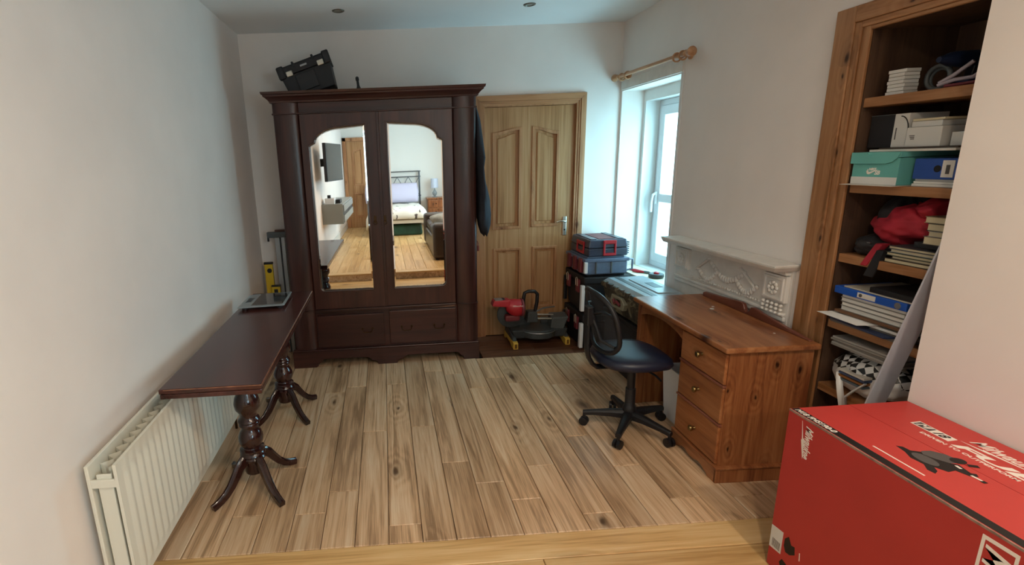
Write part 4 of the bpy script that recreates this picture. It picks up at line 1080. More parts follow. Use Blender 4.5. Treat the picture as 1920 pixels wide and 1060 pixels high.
# ------------------------------------------------------------------ mitre saw in front of the door
ms = thing('mitre_saw', 'red and dark grey sliding mitre saw on yellow feet before the door', 'mitre saw', (1.26, 4.10, 0))
for x0, ya, yb in ((1.022, 3.985, 4.335), (1.482, 4.03, 4.335)):
    b = B().plate([(ya, 0.002), (ya, 0.056), (ya + 0.05, 0.066), (ya + 0.12, 0.050), (yb - 0.10, 0.060), (yb - 0.02, 0.072), (yb, 0.05), (yb, 0.002), (yb - 0.05, 0.002), (yb - 0.09, 0.026), (ya + 0.14, 0.022), (ya + 0.06, 0.002)], [], YZ(x0), (0.040, 0, 0))
    ft = build('foot', b, 'yellow', ms, bevel=0.003)
    build('foot_socket', B().box(x0 + 0.010, x0 + 0.031, ya - 0.0015, ya + 0.004, 0.010, 0.048), pbr('foot_socket_%d' % (x0 * 100), '#6d4a12', 0.7), ft)
    build('base_arm', B().hexa([(x0 + 0.002, ya + 0.03, 0.060), (x0 + 0.038, ya + 0.03, 0.060), (x0 + 0.038, yb - 0.02, 0.065), (x0 + 0.002, yb - 0.02, 0.065)], [(x0 + 0.006, ya + 0.06, 0.085), (x0 + 0.036, ya + 0.06, 0.085), (x0 + 0.036, yb - 0.04, 0.150), (x0 + 0.006, yb - 0.04, 0.150)]), 'grey', ms, bevel=0.004)
build('base_casting', B().hexa([(1.06, 4.08, 0.062), (1.50, 4.08, 0.062), (1.50, 4.30, 0.062), (1.06, 4.30, 0.062)], [(1.03, 4.06, 0.140), (1.51, 4.06, 0.140), (1.51, 4.31, 0.150), (1.03, 4.31, 0.150)]), 'grey', ms, bevel=0.008)
build('turntable', B().lathe((1.27, 4.14, 0), [(0.135, 0.070), (0.150, 0.080), (0.150, 0.140), (0.143, 0.148), (0.01, 0.149)], 32), 'grey', ms, smooth=40)
build('mitre_scale', B().tube([(1.27 + 0.151 * math.cos(R(a)), 4.14 + 0.151 * math.sin(R(a)), 0.128) for a in range(205, 340, 9)], 0.004, 6), 'alu', ms)
for x0, x1 in ((1.035, 1.22), (1.32, 1.505)):
    build('fence', B().box(x0, x1, 4.20, 4.222, 0.145, 0.205), 'grey2', ms, bevel=0.003)
build('rail_mount', B().hexa([(1.36, 4.07, 0.145), (1.47, 4.07, 0.120), (1.50, 4.20, 0.120), (1.38, 4.20, 0.145)], [(1.37, 4.05, 0.245), (1.51, 4.05, 0.245), (1.53, 4.20, 0.250), (1.38, 4.20, 0.250)]), 'grey2', ms, bevel=0.010)
for y, z in ((4.075, 0.228), (4.125, 0.248)):
    build('slide_rail', B().tube([(1.20, y, z + 0.012), (1.40, y, z)], 0.0085, 12), 'chrome', ms, smooth=50)
build('pivot_block', B().hexa([(1.155, 4.06, 0.205), (1.255, 4.06, 0.205), (1.255, 4.16, 0.205), (1.155, 4.16, 0.205)], [(1.165, 4.06, 0.305), (1.245, 4.06, 0.300), (1.245, 4.15, 0.300), (1.165, 4.15, 0.305)]), 'grey', ms, bevel=0.012)
build('hose_bracket', B().tube([(1.22, 4.08, 0.29), (1.30, 4.085, 0.325), (1.40, 4.095, 0.33)], 0.006, 8), 'grey2', ms)
hd = build('motor_head', B().loft([[(x, 4.05 + ry * math.cos(2 * pi * k / 16), z + rz * math.sin(2 * pi * k / 16)) for k in range(16)] for x, z, ry, rz in ((0.965, 0.395, 0.030, 0.022), (0.975, 0.375, 0.050, 0.050), (1.01, 0.360, 0.062, 0.068), (1.05, 0.352, 0.068, 0.076), (1.09, 0.352, 0.066, 0.072), (1.112, 0.358, 0.055, 0.058), (1.118, 0.360, 0.03, 0.03))]), 'red', ms, smooth=60)
build('motor_ring', B().lathe((1.098, 4.05, 0.352), [(0.070, -0.006), (0.076, 0.0), (0.076, 0.012), (0.068, 0.018)], 22, 'X'), 'darkred', hd, smooth=40)
build('battery_grip', B().hexa([(0.845, 4.00, 0.385), (0.99, 3.995, 0.370), (0.99, 4.09, 0.370), (0.845, 4.09, 0.385)], [(0.86, 4.005, 0.432), (1.00, 4.00, 0.434), (1.00, 4.09, 0.434), (0.86, 4.09, 0.432)]), 'red', ms, bevel=0.010)
build('battery_plate', B().hexa([(0.872, 4.008, 0.430), (0.935, 4.008, 0.4325), (0.935, 4.082, 0.4325), (0.872, 4.082, 0.430)], [(0.872, 4.008, 0.436), (0.935, 4.008, 0.438), (0.935, 4.082, 0.438), (0.872, 4.082, 0.436)]), 'alu', ms)
build('battery_socket', B().box(0.937, 0.958, 4.012, 4.078, 0.430, 0.4375), 'blueblack', ms)
build('blade_guard', B().lathe((1.03, 4.12, 0.275), [(0.020, -0.02), (0.105, -0.016), (0.118, -0.008), (0.118, 0.012), (0.105, 0.02), (0.02, 0.022)], 28, 'Y'), 'grey', ms, smooth=40)
build('guard_shield', B().box(0.965, 1.09, 4.03, 4.10, 0.235, 0.290), 'darkred', ms, bevel=0.015)
build('carry_handle', B().tube([(1.135, 4.09, 0.31), (1.128, 4.09, 0.40), (1.140, 4.09, 0.465), (1.175, 4.09, 0.478), (1.225, 4.09, 0.474), (1.248, 4.09, 0.45), (1.246, 4.09, 0.38), (1.232, 4.09, 0.30)], 0.015, 10), 'black', ms, smooth=50)
text('head_lettering', 'Milwaukee', 0.020, 'printwhite', ms, (1.012, 3.9805, 0.378), (1, 0, 0), (0, 0, 1), shear=0.3)

# ------------------------------------------------------------------ fireplace with mantel shelf
fp = thing('fireplace', 'white painted cast fireplace surround with mantel shelf behind the desk', 'fireplace', (1.97, 2.83, 0))
build('mantel_shelf', B().hexa([(1.875, 2.325, 0.982), (1.999, 2.325, 0.982), (1.999, 3.345, 0.982), (1.875, 3.33, 0.982)], [(1.858, 2.302, 1.008), (1.999, 2.302, 1.008), (1.999, 3.362, 1.008), (1.858, 3.335, 1.008)]), 'mantel', fp, bevel=0.003)
build('mantel_slab', B().box(1.862, 1.999, 2.306, 3.345, 1.008, 1.018), 'mantel', fp, bevel=0.004)
build('surround_panel', B().box(1.982, 1.9995, 2.335, 3.335, 0.0, 0.985), 'mantel', fp)
build('bed_mould', B().box(1.955, 1.985, 2.345, 3.325, 0.955, 0.984), 'mantel', fp, bevel=0.006)
build('lower_ledge', B().box(1.964, 1.985, 2.345, 3.325, 0.742, 0.760), 'mantel', fp, bevel=0.005)
build('lower_mould', B().box(1.971, 1.985, 2.345, 3.325, 0.715, 0.742), 'mantel', fp, bevel=0.006)
for y0, y1 in ((2.345, 2.50), (3.17, 3.325)):
    build('corner_block', B().box(1.962, 1.984, y0, y1, 0.812, 0.948), 'mantel', fp, bevel=0.003)
    build('corner_frame', B().plate(rect(y0 + 0.012, y1 - 0.012, 0.822, 0.938), [rect(y0 + 0.024, y1 - 0.024, 0.834, 0.926)], YZ(1.955), (0.008, 0, 0)), 'mantel', fp, bevel=0.002)
    cy = (y0 + y1) / 2
    b = B()
    for k in range(8):
        a = 2 * pi * k / 8
        b.ball((1.957, cy + 0.026 * math.cos(a), 0.880 + 0.026 * math.sin(a)), 0.007, 0.012, 0.012, 8, 5)
    b.ball((1.957, cy, 0.880), 0.009, 0.012, 0.012, 8, 5)
    build('rosette', b, 'mantel', fp, smooth=60)
build('frieze_strip', B().tube([(1.977, 3.10, 0.835), (1.972, 2.97, 0.925)], 0.012, 8, flat=0.6), 'mantel', fp, smooth=50)
build('frieze_strip', B().tube([(1.977, 2.56, 0.835), (1.972, 2.69, 0.925)], 0.010, 8, flat=0.5), 'mantel', fp, smooth=50)
def swag(ya, yb, z, dip, n=14):
    b = B()
    for i in range(n + 1):
        t = i / n
        b.ball((1.978, ya + (yb - ya) * t, z - dip * math.sin(pi * t)), 0.010, 0.016, 0.014 + 0.006 * math.sin(pi * t), 8, 5)
    return b
build('swag', swag(2.66, 2.95, 0.90, 0.07), 'mantel', fp, smooth=60)
build('swag', swag(2.56, 2.72, 0.845, 0.05, 9), 'mantel', fp, smooth=60)
build('swag', swag(2.90, 3.08, 0.845, 0.05, 9), 'mantel', fp, smooth=60)
b = B()
for i in range(30):
    b.ball((1.975, 2.53 + i * 0.021, 0.778), 0.006, 0.008, 0.008, 6, 4)
o = build('bead_row', b, 'mantel', fp, smooth=60); o['kind'] = 'stuff'
b = B()
for i in range(5):
    for j in range(3):
        b.ball((1.964, 2.362 + i * 0.030, 0.796 - j * 0.021), 0.010, 0.011, 0.009, 8, 5)
o = build('stud_block', b, 'mantel', fp, smooth=60); o['kind'] = 'stuff'

# ------------------------------------------------------------------ curtain pole
cp = thing('curtain_pole', 'wooden curtain pole with rings above the window', 'curtain pole', (1.925, 3.8, 2.165))
PX, PZ = 1.925, 2.172
build('pole', B().tube([(PX, 4.28, PZ), (PX, 3.32, PZ - 0.006)], 0.0135, 16), 'polewood', cp, smooth=50)
build('finial', B().lathe((PX, 0, PZ), [(0.013, 4.275), (0.020, 4.283), (0.014, 4.292), (0.024, 4.305), (0.030, 4.325), (0.024, 4.345), (0.008, 4.352)], 18, 'Y'), 'polewood', cp, smooth=50)
build('finial', B().lathe((PX, 0, PZ - 0.006), [(0.013, 3.335), (0.022, 3.325), (0.015, 3.312), (0.020, 3.300), (0.028, 3.275), (0.030, 3.262), (0.016, 3.25)], 18, 'Y'), 'polewood', cp, smooth=50)
for y in (4.20, 4.10, 3.43, 3.36):
    build('ring', B().torus((PX, y, PZ - 0.012), 0.026, 0.0055, 'Y', 22, 8), 'polewood', cp, smooth=60)
for y in (4.235, 3.395):
    build('bracket', B().tube([(1.999, y, PZ - 0.004), (1.955, y, PZ - 0.004), (PX, y, PZ - 0.02)], 0.012, 10).lathe((1.985, y, PZ - 0.004), [(0.028, 0.0145), (0.028, 0.006), (0.018, 0.0)][::-1], 16, 'X'), 'polewood', cp, smooth=50)

# ------------------------------------------------------------------ things on the alcove shelves
def slab(name, mat, label, cat, x0, x1, y0, y1, z0, z1, group=None, rz=0.0, bevel=0.002):
    c = ((x0 + x1) / 2, (y0 + y1) / 2, z0)
    b = B().box(x0 - c[0], x1 - c[0], y0 - c[1], y1 - c[1], 0, z1 - z0)
    return single(name, b, mat, label, cat, loc=c, rot=(0, 0, R(rz)), group=group, bevel=bevel)
def book(label, x0, x1, y0, y1, z0, z1, cover, pages='cream', group=None, rz=0.0, cat='book'):
    c = ((x0 + x1) / 2, (y0 + y1) / 2, z0)
    t = thing('book', label, cat, c, (0, 0, R(rz)), group)
    hx, hy, h = (x1 - x0) / 2, (y1 - y0) / 2, z1 - z0
    ct_ = min(0.0022, h * 0.2)
    build('cover', B().box(-hx, hx, -hy, hy, 0, ct_).box(-hx, hx, -hy, hy, h - ct_, h).box(hx - 0.003, hx, -hy, hy, ct_, h - ct_), cover, t, local=True)
    build('pages', B().box(-hx + 0.002, hx - 0.004, -hy + 0.003, hy - 0.003, ct_, h - ct_), pages, t, local=True)
    return t
cards = {}
def cm(c):
    if c not in cards: cards[c] = pbr('cover_' + c.strip('#'), c, 0.55)
    return cards[c]

# top shelf
z = SH[0] + 0.0005
for i in range(7):
    slab('disc_case', 'offwhite', ['lowest white disc case of the stack on the top shelf', 'second white disc case from the shelf in the stack', 'third white disc case from the shelf in the stack', 'fourth white disc case from the shelf in the stack', 'fifth white disc case from the shelf in the stack', 'sixth white disc case, next to the top of the stack', 'topmost white disc case of the stack on the top shelf'][i], 'disc case',
         2.03, 2.09, 1.995 + (0.002 if i % 2 else 0), 2.062 + (0.004 if i % 3 == 0 else 0), z + i * 0.0135, z + i * 0.0135 + 0.0122, 'stacked disc cases', rz=random.uniform(-3, 3), bevel=0.001)
single('cable_coil', B().torus((2.12, 1.955, z + 0.05), 0.042, 0.008, 'X', 20, 8).torus((2.135, 1.96, z + 0.046), 0.038, 0.008, 'X', 20, 8), 'grey2', 'grey coiled cable standing beside the disc cases', 'cable', smooth=60)
t = thing('power_drill', 'dark blue cordless drill on the top shelf behind the cable', 'drill', (2.2, 1.93, z))
build('drill_body', B().lathe((0, 1.90, z + 0.105), [(0.010, 2.05), (0.016, 2.07), (0.024, 2.09), (0.028, 2.13), (0.030, 2.20), (0.026, 2.25)], 16, 'X'), pbr('navy_plastic', '#141f3a', 0.45), t, smooth=50)
build('drill_grip', B().hexa([(2.17, 1.882, z + 0.035), (2.225, 1.882, z + 0.035), (2.225, 1.918, z + 0.035), (2.17, 1.918, z + 0.035)], [(2.18, 1.885, z + 0.09), (2.22, 1.885, z + 0.09), (2.22, 1.915, z + 0.09), (2.18, 1.915, z + 0.09)]), 'black', t, bevel=0.006)
build('drill_battery', B().box(2.145, 2.245, 1.868, 1.932, z, z + 0.036), pbr('blue_battery', '#1a2f5c', 0.45), t, bevel=0.006)
slab('small_carton', 'offwhite', 'small pale carton tilted at the back of the top shelf', 'carton', 2.262, 2.352, 1.905, 1.965, z, z + 0.085, bevel=0.003, rz=8)
t = thing('hand_clamp', 'pale plastic hand clamp with open arms on the top shelf', 'clamp', (2.08, 1.83, z))
M['clamppale'] = pbr('pale_clamp', '#a79aa2', 0.45)
build('arm', B().tube([(2.06, 1.893, z + 0.022), (2.075, 1.86, z + 0.045), (2.09, 1.815, z + 0.085)], 0.007, 8), 'clamppale', t, smooth=50)
build('arm', B().tube([(2.06, 1.895, z + 0.015), (2.07, 1.85, z + 0.028), (2.08, 1.80, z + 0.030), (2.085, 1.77, z + 0.052)], 0.007, 8), 'clamppale', t, smooth=50)
build('jaw', B().tube([(2.06, 1.87, z + 0.009), (2.066, 1.82, z + 0.010), (2.07, 1.775, z + 0.012)], 0.006, 8), 'darkred', t, smooth=50)
single('rolled_cloth', B().tube([(2.20, 1.75, z + 0.03), (2.21, 1.80, z + 0.032), (2.20, 1.85, z + 0.030)], 0.028, 12, rs=[0.026, 0.03, 0.024]), 'blackcloth', 'dark rolled cloth at the back of the top shelf', 'cloth', smooth=60)

# second shelf
z = SH[1] + 0.0005
slab('paper_sheet', 'paper', 'loose paper sheet poking out under the teal shoe box', 'paper', 1.952, 2.18, 1.90, 2.125, z, z + 0.0015, bevel=0)
sb = thing('shoe_box', 'teal shoe box with a white stripe on the second shelf', 'shoe box', (2.12, 2.01, z))
z1_ = z + 0.0025
build('box_body', B().box(1.985, 2.255, 1.912, 2.108, z1_, z1_ + 0.105), 'teal', sb, bevel=0.001)
build('white_band', B().box(1.9835, 1.9852, 1.912, 2.108, z1_, z1_ + 0.030), 'offwhite', sb)
lidp = [(1.906, z1_ + 0.128), (1.908, z1_ + 0.118), (1.918, z1_ + 0.104), (1.935, z1_ + 0.090), (1.96, z1_ + 0.0835), (2.113, z1_ + 0.083), (2.113, z1_ + 0.128), (2.045, z1_ + 0.128), (2.038, z1_ + 0.118), (2.022, z1_ + 0.114), (2.008, z1_ + 0.120), (2.004, z1_ + 0.128)]
ld = build('lid', B().prism(lidp, YZ(1.976), (0.006, 0, 0)), 'teal', sb)
build('lid_top', B().box(1.98, 2.262, 1.906, 2.113, z1_ + 0.107, z1_ + 0.1275), 'teal', sb, bevel=0.001)
sw = [(0.0, 0.016), (0.004, 0.006), (0.012, 0.004), (0.024, 0.010), (0.050, 0.024), (0.022, 0.016), (0.012, 0.0135), (0.006, 0.018), (0.006, 0.026)]
build('logo_swoosh', B().prism([(2.043 - a, z1_ + 0.036 + c) for a, c in sw], YZ(1.9838), (0.001, 0, 0)), 'printwhite', sb)
text('logo_letters', 'SB', 0.022, 'printwhite', sb, (1.9848, 2.008, z1_ + 0.040), (0, -1, 0), (0, 0, 1), shear=0.25, bold=0.0008)
text('logo_letters', 'NIKE', 0.014, 'printwhite', sb, (1.9848, 2.034, z1_ + 0.056), (0, -1, 0), (0, 0, 1), shear=0.25, bold=0.0006)
for i, (h0, h1) in enumerate(((0, 0.010), (0.0105, 0.019), (0.0195, 0.027))):
    slab('notepad', 'paper', ['lowest grey notepad under the blue lever arch file', 'middle grey notepad under the blue lever arch file', 'uppermost grey notepad under the blue lever arch file'][i], 'notepad', 2.02 + 0.006 * i, 2.30, 1.737, 1.885, z + h0, z + h1, 'notepads under the blue file', bevel=0.001)
bf = thing('lever_arch_file', 'blue lever arch file lying on notepads on the second shelf', 'file', (2.15, 1.81, z + 0.028))
build('file_body', B().box(2.018, 2.30, 1.738, 1.886, z + 0.0275, z + 0.103), 'bluefile', bf, bevel=0.003)
build('finger_hole', B().lathe((2.0185, 1.800, z + 0.066), [(0.0125, -0.0015), (0.0125, 0.001)], 20, 'X'), 'black', bf)
build('spine_label', B().box(2.0165, 2.0185, 1.744, 1.784, z + 0.036, z + 0.096), 'offwhite', bf)
build('label_print', B().box(2.0158, 2.0168, 1.757, 1.770, z + 0.048, z + 0.080), 'printgrey', bf)
z2 = z + 0.1305
slab('paper_wad', 'paper', 'thick folded newspaper on the teal box and blue file', 'newspaper', 1.998, 2.30, 1.735, 2.06, z2, z2 + 0.009, bevel=0.002)
slab('folder', cm('#4a4038'), 'dark brown folder lying on the newspaper', 'folder', 2.008, 2.30, 1.737, 2.03, z2 + 0.0095, z2 + 0.015, bevel=0.001)
z3 = z2 + 0.0155
t = thing('black_carton', 'black square carton at the left of the second shelf', 'carton', (2.11, 2.07, z3))
build('carton_body', B().box(2.045, 2.20, 2.018, 2.122, z3, z3 + 0.128), 'blackrough', t, bevel=0.002)
build('carton_edge', B().box(2.0445, 2.201, 2.0175, 2.1225, z3 + 0.1265, z3 + 0.1285), 'grey2', t)
t = thing('white_carton', 'white carton with a curved black line beside the black carton', 'carton', (2.11, 1.985, z3))
build('carton_body', B().box(2.040, 2.20, 1.958, 2.016, z3, z3 + 0.128), 'offwhite', t, bevel=0.002)
build('curved_line', B().tube([(2.0395, 1.990 - 0.034 * math.sin(R(a)), z3 + 0.128 - 0.010 - 0.055 * (1 - math.cos(R(a)))) for a in range(0, 91, 9)], 0.002, 6), 'printblack', t)
build('print_column', B().box(2.0392, 2.0402, 2.001, 2.005, z3 + 0.03, z3 + 0.075), 'printgrey', t)
t = thing('white_carton', 'white carton with small grey print under two thinner boxes', 'carton', (2.11, 1.885, z3))
build('carton_body', B().box(2.028, 2.22, 1.820, 1.948, z3, z3 + 0.072), 'offwhite', t, bevel=0.002)
for k in range(3):
    build('print_line', B().box(2.0273, 2.0283, 1.915, 1.935 - k * 0.003, z3 + 0.040 - k * 0.006, z3 + 0.043 - k * 0.006), 'printgrey', t)
slab('white_box', 'offwhite', 'flat white box on the printed white carton', 'box', 2.04, 2.21, 1.835, 1.945, z3 + 0.0725, z3 + 0.094)
slab('white_box', 'cream', 'topmost thin cream box on the pile of white boxes', 'box', 2.036, 2.20, 1.826, 1.940, z3 + 0.0945, z3 + 0.103)
slab('white_carton', 'offwhite', 'small white carton beside the end wall on the second shelf', 'carton', 2.05, 2.20, 1.738, 1.804, z3, z3 + 0.048)

# third shelf: jacket and books
z = SH[2] + 0.0005
def lump(cx, cy, cz, rx, ry, rz, seed, n=28, m=14, amp=0.12, flatz=None, wr=0.0):
    rnd = random.Random(seed); ph = [rnd.uniform(0, 6.28) for _ in range(8)]
    b = B(); rings = []
    for j in range(m + 1):
        v = pi * j / m; ring = []
        for k in range(n):
            a = 2 * pi * k / n
            d = 1 + amp * (math.sin(2 * a + ph[0] + 2 * v) + 0.6 * math.sin(5 * a + ph[1] - v * 3) + 0.5 * math.sin(3 * v * 2 + ph[2] + a) + 0.35 * math.sin(9 * a + ph[3] + 4 * v) + wr * abs(math.sin(4 * a + 5 * v + ph[4])) + wr * 0.7 * abs(math.sin(7 * v - 3 * a + ph[5])))
            s_ = max(math.sin(v), 0.02)
            q = (cx + rx * s_ * math.cos(a) * d, cy + ry * s_ * math.sin(a) * d, cz - rz * math.cos(v) * d)
            if flatz is not None: q = (q[0], q[1], max(q[2], flatz))
            ring.append(q)
        rings.append(ring)
    return b.loft(rings)
jk = thing('red_jacket', 'crumpled red and black jacket stuffed on the third shelf', 'jacket', (2.15, 1.98, z))
def lump_fit(*a, **k):
    b = lump(*a, **k)
    for q in b.v:
        q.y = min(max(q.y, 1.820 if q.z > z + 0.098 else 1.938), 2.120); q.x = min(q.x, 2.345); q.z = min(q.z, SH[1] - 0.042)
    return b
build('red_panel', lump_fit(2.14, 1.955, z + 0.135, 0.100, 0.120, 0.075, 3, n=48, m=24, amp=0.08, wr=1.3), 'redcloth', jk, smooth=60, subsurf=1)
build('red_sleeve', lump_fit(2.16, 1.86, z + 0.205, 0.10, 0.07, 0.042, 9, n=40, m=20, amp=0.08, wr=1.2), 'redcloth', jk, smooth=60, subsurf=1)
build('black_lining', lump_fit(2.20, 2.02, z + 0.13, 0.120, 0.092, 0.12, 5, n=40, m=20, amp=0.07, wr=1.0, flatz=z + 0.001), 'blackcloth', jk, smooth=60, subsurf=1)
build('black_sleeve', lump_fit(2.11, 2.045, z + 0.042, 0.10, 0.070, 0.045, 11, n=40, m=20, amp=0.08, wr=1.0, flatz=z + 0.001), 'blackcloth', jk, smooth=60, subsurf=1)
build('red_cuff', B().hexa([(1.992, 1.985, z - 0.03), (2.002, 1.985, z - 0.03), (2.002, 2.012, z - 0.03), (1.992, 2.012, z - 0.03)], [(2.02, 1.955, z + 0.065), (2.06, 1.955, z + 0.065), (2.06, 1.985, z + 0.065), (2.02, 1.985, z + 0.065)]), 'redcloth', jk, bevel=0.004)
build('black_strap', B().hexa([(1.990, 1.945, z - 0.07), (1.996, 1.945, z - 0.07), (1.996, 1.985, z - 0.07), (1.990, 1.985, z - 0.07)], [(2.01, 1.935, z + 0.04), (2.04, 1.935, z + 0.04), (2.04, 1.965, z + 0.04), (2.01, 1.965, z + 0.04)]), 'blackcloth', jk, bevel=0.002)
build('zip_pull', B().box(2.012, 2.018, 2.00, 2.022, z + 0.062, z + 0.066), 'chrome', jk)
cov = ['#3a2b20', '#6b655a', '#2d3f36', '#8d8d92', '#3b3b40', '#5a3a2a']
lab = ['lowest cream paged book of the pile on the third shelf', 'second book from the shelf in the third shelf pile', 'third book from the shelf in the third shelf pile', 'fourth book, next to the top of the third shelf pile', 'topmost book of the lower pile on the third shelf']
zz = z
for i in range(5):
    h = (0.016, 0.011, 0.013, 0.013, 0.012)[i]
    y0 = (1.738, 1.738, 1.739, 1.738, 1.738)[i]; y1 = (1.930, 1.905, 1.925, 1.915, 1.920)[i]
    book(lab[i], 2.012 + 0.004 * (i % 2), 2.16, y0, y1, zz, zz + h, cm(cov[i]), 'cream', 'books piled on the third shelf')
    zz += h + 0.0006
zz2 = zz
slab('dark_folder', cm('#2c2a2d'), 'dark folder lying on the books of the third shelf', 'folder', 2.05, 2.20, 1.745, 1.86, zz2, zz2 + 0.022)
zz2 += 0.0225
for i, (h, l, y1) in enumerate(((0.030, 'worn thick book under two others near the end wall', 1.806), (0.020, 'thin pale book in the middle of the upper pile near the end wall', 1.792), (0.028, 'black book near the top of the upper pile by the end wall', 1.80), (0.024, 'cream book on top of the upper pile by the end wall', 1.812))):
    book(l, 2.022, 2.15, 1.738, y1, zz2, zz2 + h, cm(['#6a655c', '#a3a09a', '#26242a', '#8a7d62'][i]), 'cream', 'books in the upper pile')
    zz2 += h + 0.0006

# fourth shelf: papers, pads, ring binder
z = SH[3] + 0.0005
slab('magazine', cm('#6f6c68'), 'grey magazine at the bottom of the fourth shelf pile', 'magazine', 1.985, 2.25, 1.77, 2.10, z, z + 0.012)
slab('magazine', cm('#2c3a5c'), 'dark blue magazine sticking out under the white sheet', 'magazine', 1.965, 2.22, 1.80, 2.085, z + 0.0125, z + 0.020, rz=-6)
slab('magazine', cm('#57534f'), 'curled dark grey magazine near the end wall on the fourth shelf', 'magazine', 1.990, 2.23, 1.742, 1.92, z + 0.0205, z + 0.028, rz=3)
ws = B().hexa([(1.915, 1.90, z + 0.044), (2.10, 1.86, z + 0.046), (2.14, 2.07, z + 0.046), (1.935, 2.118, z + 0.040)], [(1.915, 1.90, z + 0.0455), (2.10, 1.86, z + 0.0475), (2.14, 2.07, z + 0.0475), (1.935, 2.118, z + 0.0415)])
slab('paper_pile', 'paper', 'loose paper pile between the magazines and the white sheet', 'papers', 1.99, 2.24, 1.78, 2.11, z + 0.0285, z + 0.0395)
single('paper_sheet', ws, pbr('bright_paper', '#ecebe8', 0.8), 'bright white sheet poking out of the fourth shelf', 'paper')
zz = z + 0.049
for i, (h, m_, l) in enumerate(((0.012, cm('#6b4a30'), 'brown cardboard wallet under the grey notepads'), (0.020, 'paper', 'lowest grey notepad under the bright blue ring binder'), (0.017, 'paper', 'second grey notepad under the bright blue ring binder'), (0.018, 'paper', 'third grey notepad under the bright blue ring binder'), (0.015, 'paper', 'uppermost grey notepad under the bright blue ring binder'))):
    if m_ == 'paper': book(l, 1.995 + 0.003 * (i % 2), 2.21, 1.785 + 0.006 * (i % 2), 2.075 - 0.004 * (i % 3), zz, zz + h, cm(['#777', '#8b8a86', '#7d7a74', '#95928c', '#86837d'][i] if i else '#777777'), 'paper', 'pads on the fourth shelf', cat='notepad')
    else: slab('card_wallet', m_, l, 'wallet', 1.985, 2.21, 1.765, 2.085, zz, zz + h)
    zz += h + 0.0006
rb = thing('ring_binder', 'bright blue ring binder on the notepads of the fourth shelf', 'binder', (2.1, 1.93, zz))
build('binder_body', B().box(1.982, 2.24, 1.778, 2.098, zz, zz + 0.032), 'bluefile2', rb, bevel=0.003)
build('spine_label', B().box(1.9805, 1.9825, 1.905, 1.985, zz + 0.006, zz + 0.027), 'offwhite', rb)
build('label_dot', B().lathe((1.9805, 1.970, zz + 0.0165), [(0.0075, -0.001), (0.0075, 0.0005)], 14, 'X'), 'printgrey', rb)
build('finger_ring', B().lathe((1.982, 1.812, zz + 0.016), [(0.013, -0.0015), (0.013, 0.0005)], 18, 'X'), 'alu', rb)
zz += 0.0325
slab('flat_folder', cm('#b9b3a6'), 'pale board lying on the blue ring binder', 'board', 1.988, 2.25, 1.742, 2.06, zz, zz + 0.006)
slab('black_folder', cm('#17171b'), 'black folder on the board under the third shelf', 'folder', 1.99, 2.25, 1.742, 1.945, zz + 0.0065, zz + 0.028)

# fifth shelf: magazines and a checked carrier bag
z = SH[4] + 0.0005
bgo = lump(0, 0, 0.095, 0.120, 0.160, 0.09, 21, n=56, m=28, amp=0.05, wr=1.0, flatz=0.001)
cb = thing('carrier_bag', 'white carrier bag with black checks full of papers on the lowest shelf', 'bag', (2.105, 1.948, z))
for q in bgo.v: q.y = min(max(q.y, -0.205), 0.172); q.x = min(q.x, 0.24)
build('bag_body', bgo, 'bag', cb, local=True, smooth=50)
for i, (c, dz) in enumerate((('#3b4a6b', 0.108), ('#8a5a2c', 0.094), ('#54616b', 0.080), ('#c9c5bb', 0.120))):
    build('magazine_inside', B().hexa([(-0.135, -0.07, dz - 0.006), (-0.02, -0.07, dz), (-0.02, 0.05, dz), (-0.135, 0.05, dz - 0.006)], [(-0.135, -0.07, dz + 0.003), (-0.02, -0.07, dz + 0.010), (-0.02, 0.05, dz + 0.010), (-0.135, 0.05, dz + 0.003)]), cm(c), cb, local=True)
build('bag_handle', B().tube([(-0.125, 0.055, 0.10), (-0.142, 0.03, 0.06), (-0.145, 0.015, 0.02), (-0.128, 0.015, -0.04)], 0.012, 8, flat=0.4), pbr('bag_white', '#d9d8d6', 0.35), cb, local=True, smooth=50)
build('bag_handle', B().tube([(-0.125, -0.07, 0.10), (-0.142, -0.04, 0.055), (-0.144, -0.01, 0.015), (-0.128, 0.0, -0.035)], 0.012, 8, flat=0.4), M['bag'], cb, local=True, smooth=50)
zz = z + 0.198
for i in range(5):
    slab('magazine', cm(['#8d8a85', '#a09d97', '#77746f', '#8f8b84', '#a29f98'][i]), ['lowest grey magazine above the checked carrier bag', 'second grey magazine up above the checked carrier bag', 'middle grey magazine above the checked carrier bag', 'fourth grey magazine up above the checked carrier bag', 'topmost grey magazine above the checked carrier bag'][i], 'magazine', 2.004 - 0.003 * (i % 2), 2.22, 1.79 + 0.01 * (i % 2), 2.095 - 0.005 * (i % 3), zz, zz + 0.0085, 'magazines above the carrier bag', rz=random.uniform(-2, 2), bevel=0.001)
    zz += 0.0092

# pale sheet leaning against the wall end
b = B()
lo, hi = 2.005 - 0.11, 1.618
b.hexa([(1.885, 1.900, 0.001), (1.968, 1.900, 0.001), (1.968, 1.906, 0.001), (1.885, 1.906, 0.001)], [(1.885, 1.6125, 1.26), (1.968, 1.6125, 1.26), (1.968, 1.6185, 1.26), (1.885, 1.6185, 1.26)])
single('leaning_sheet', b, 'panelwhite', 'pale grey sheet leaning between the alcove and the wall end', 'sheet')

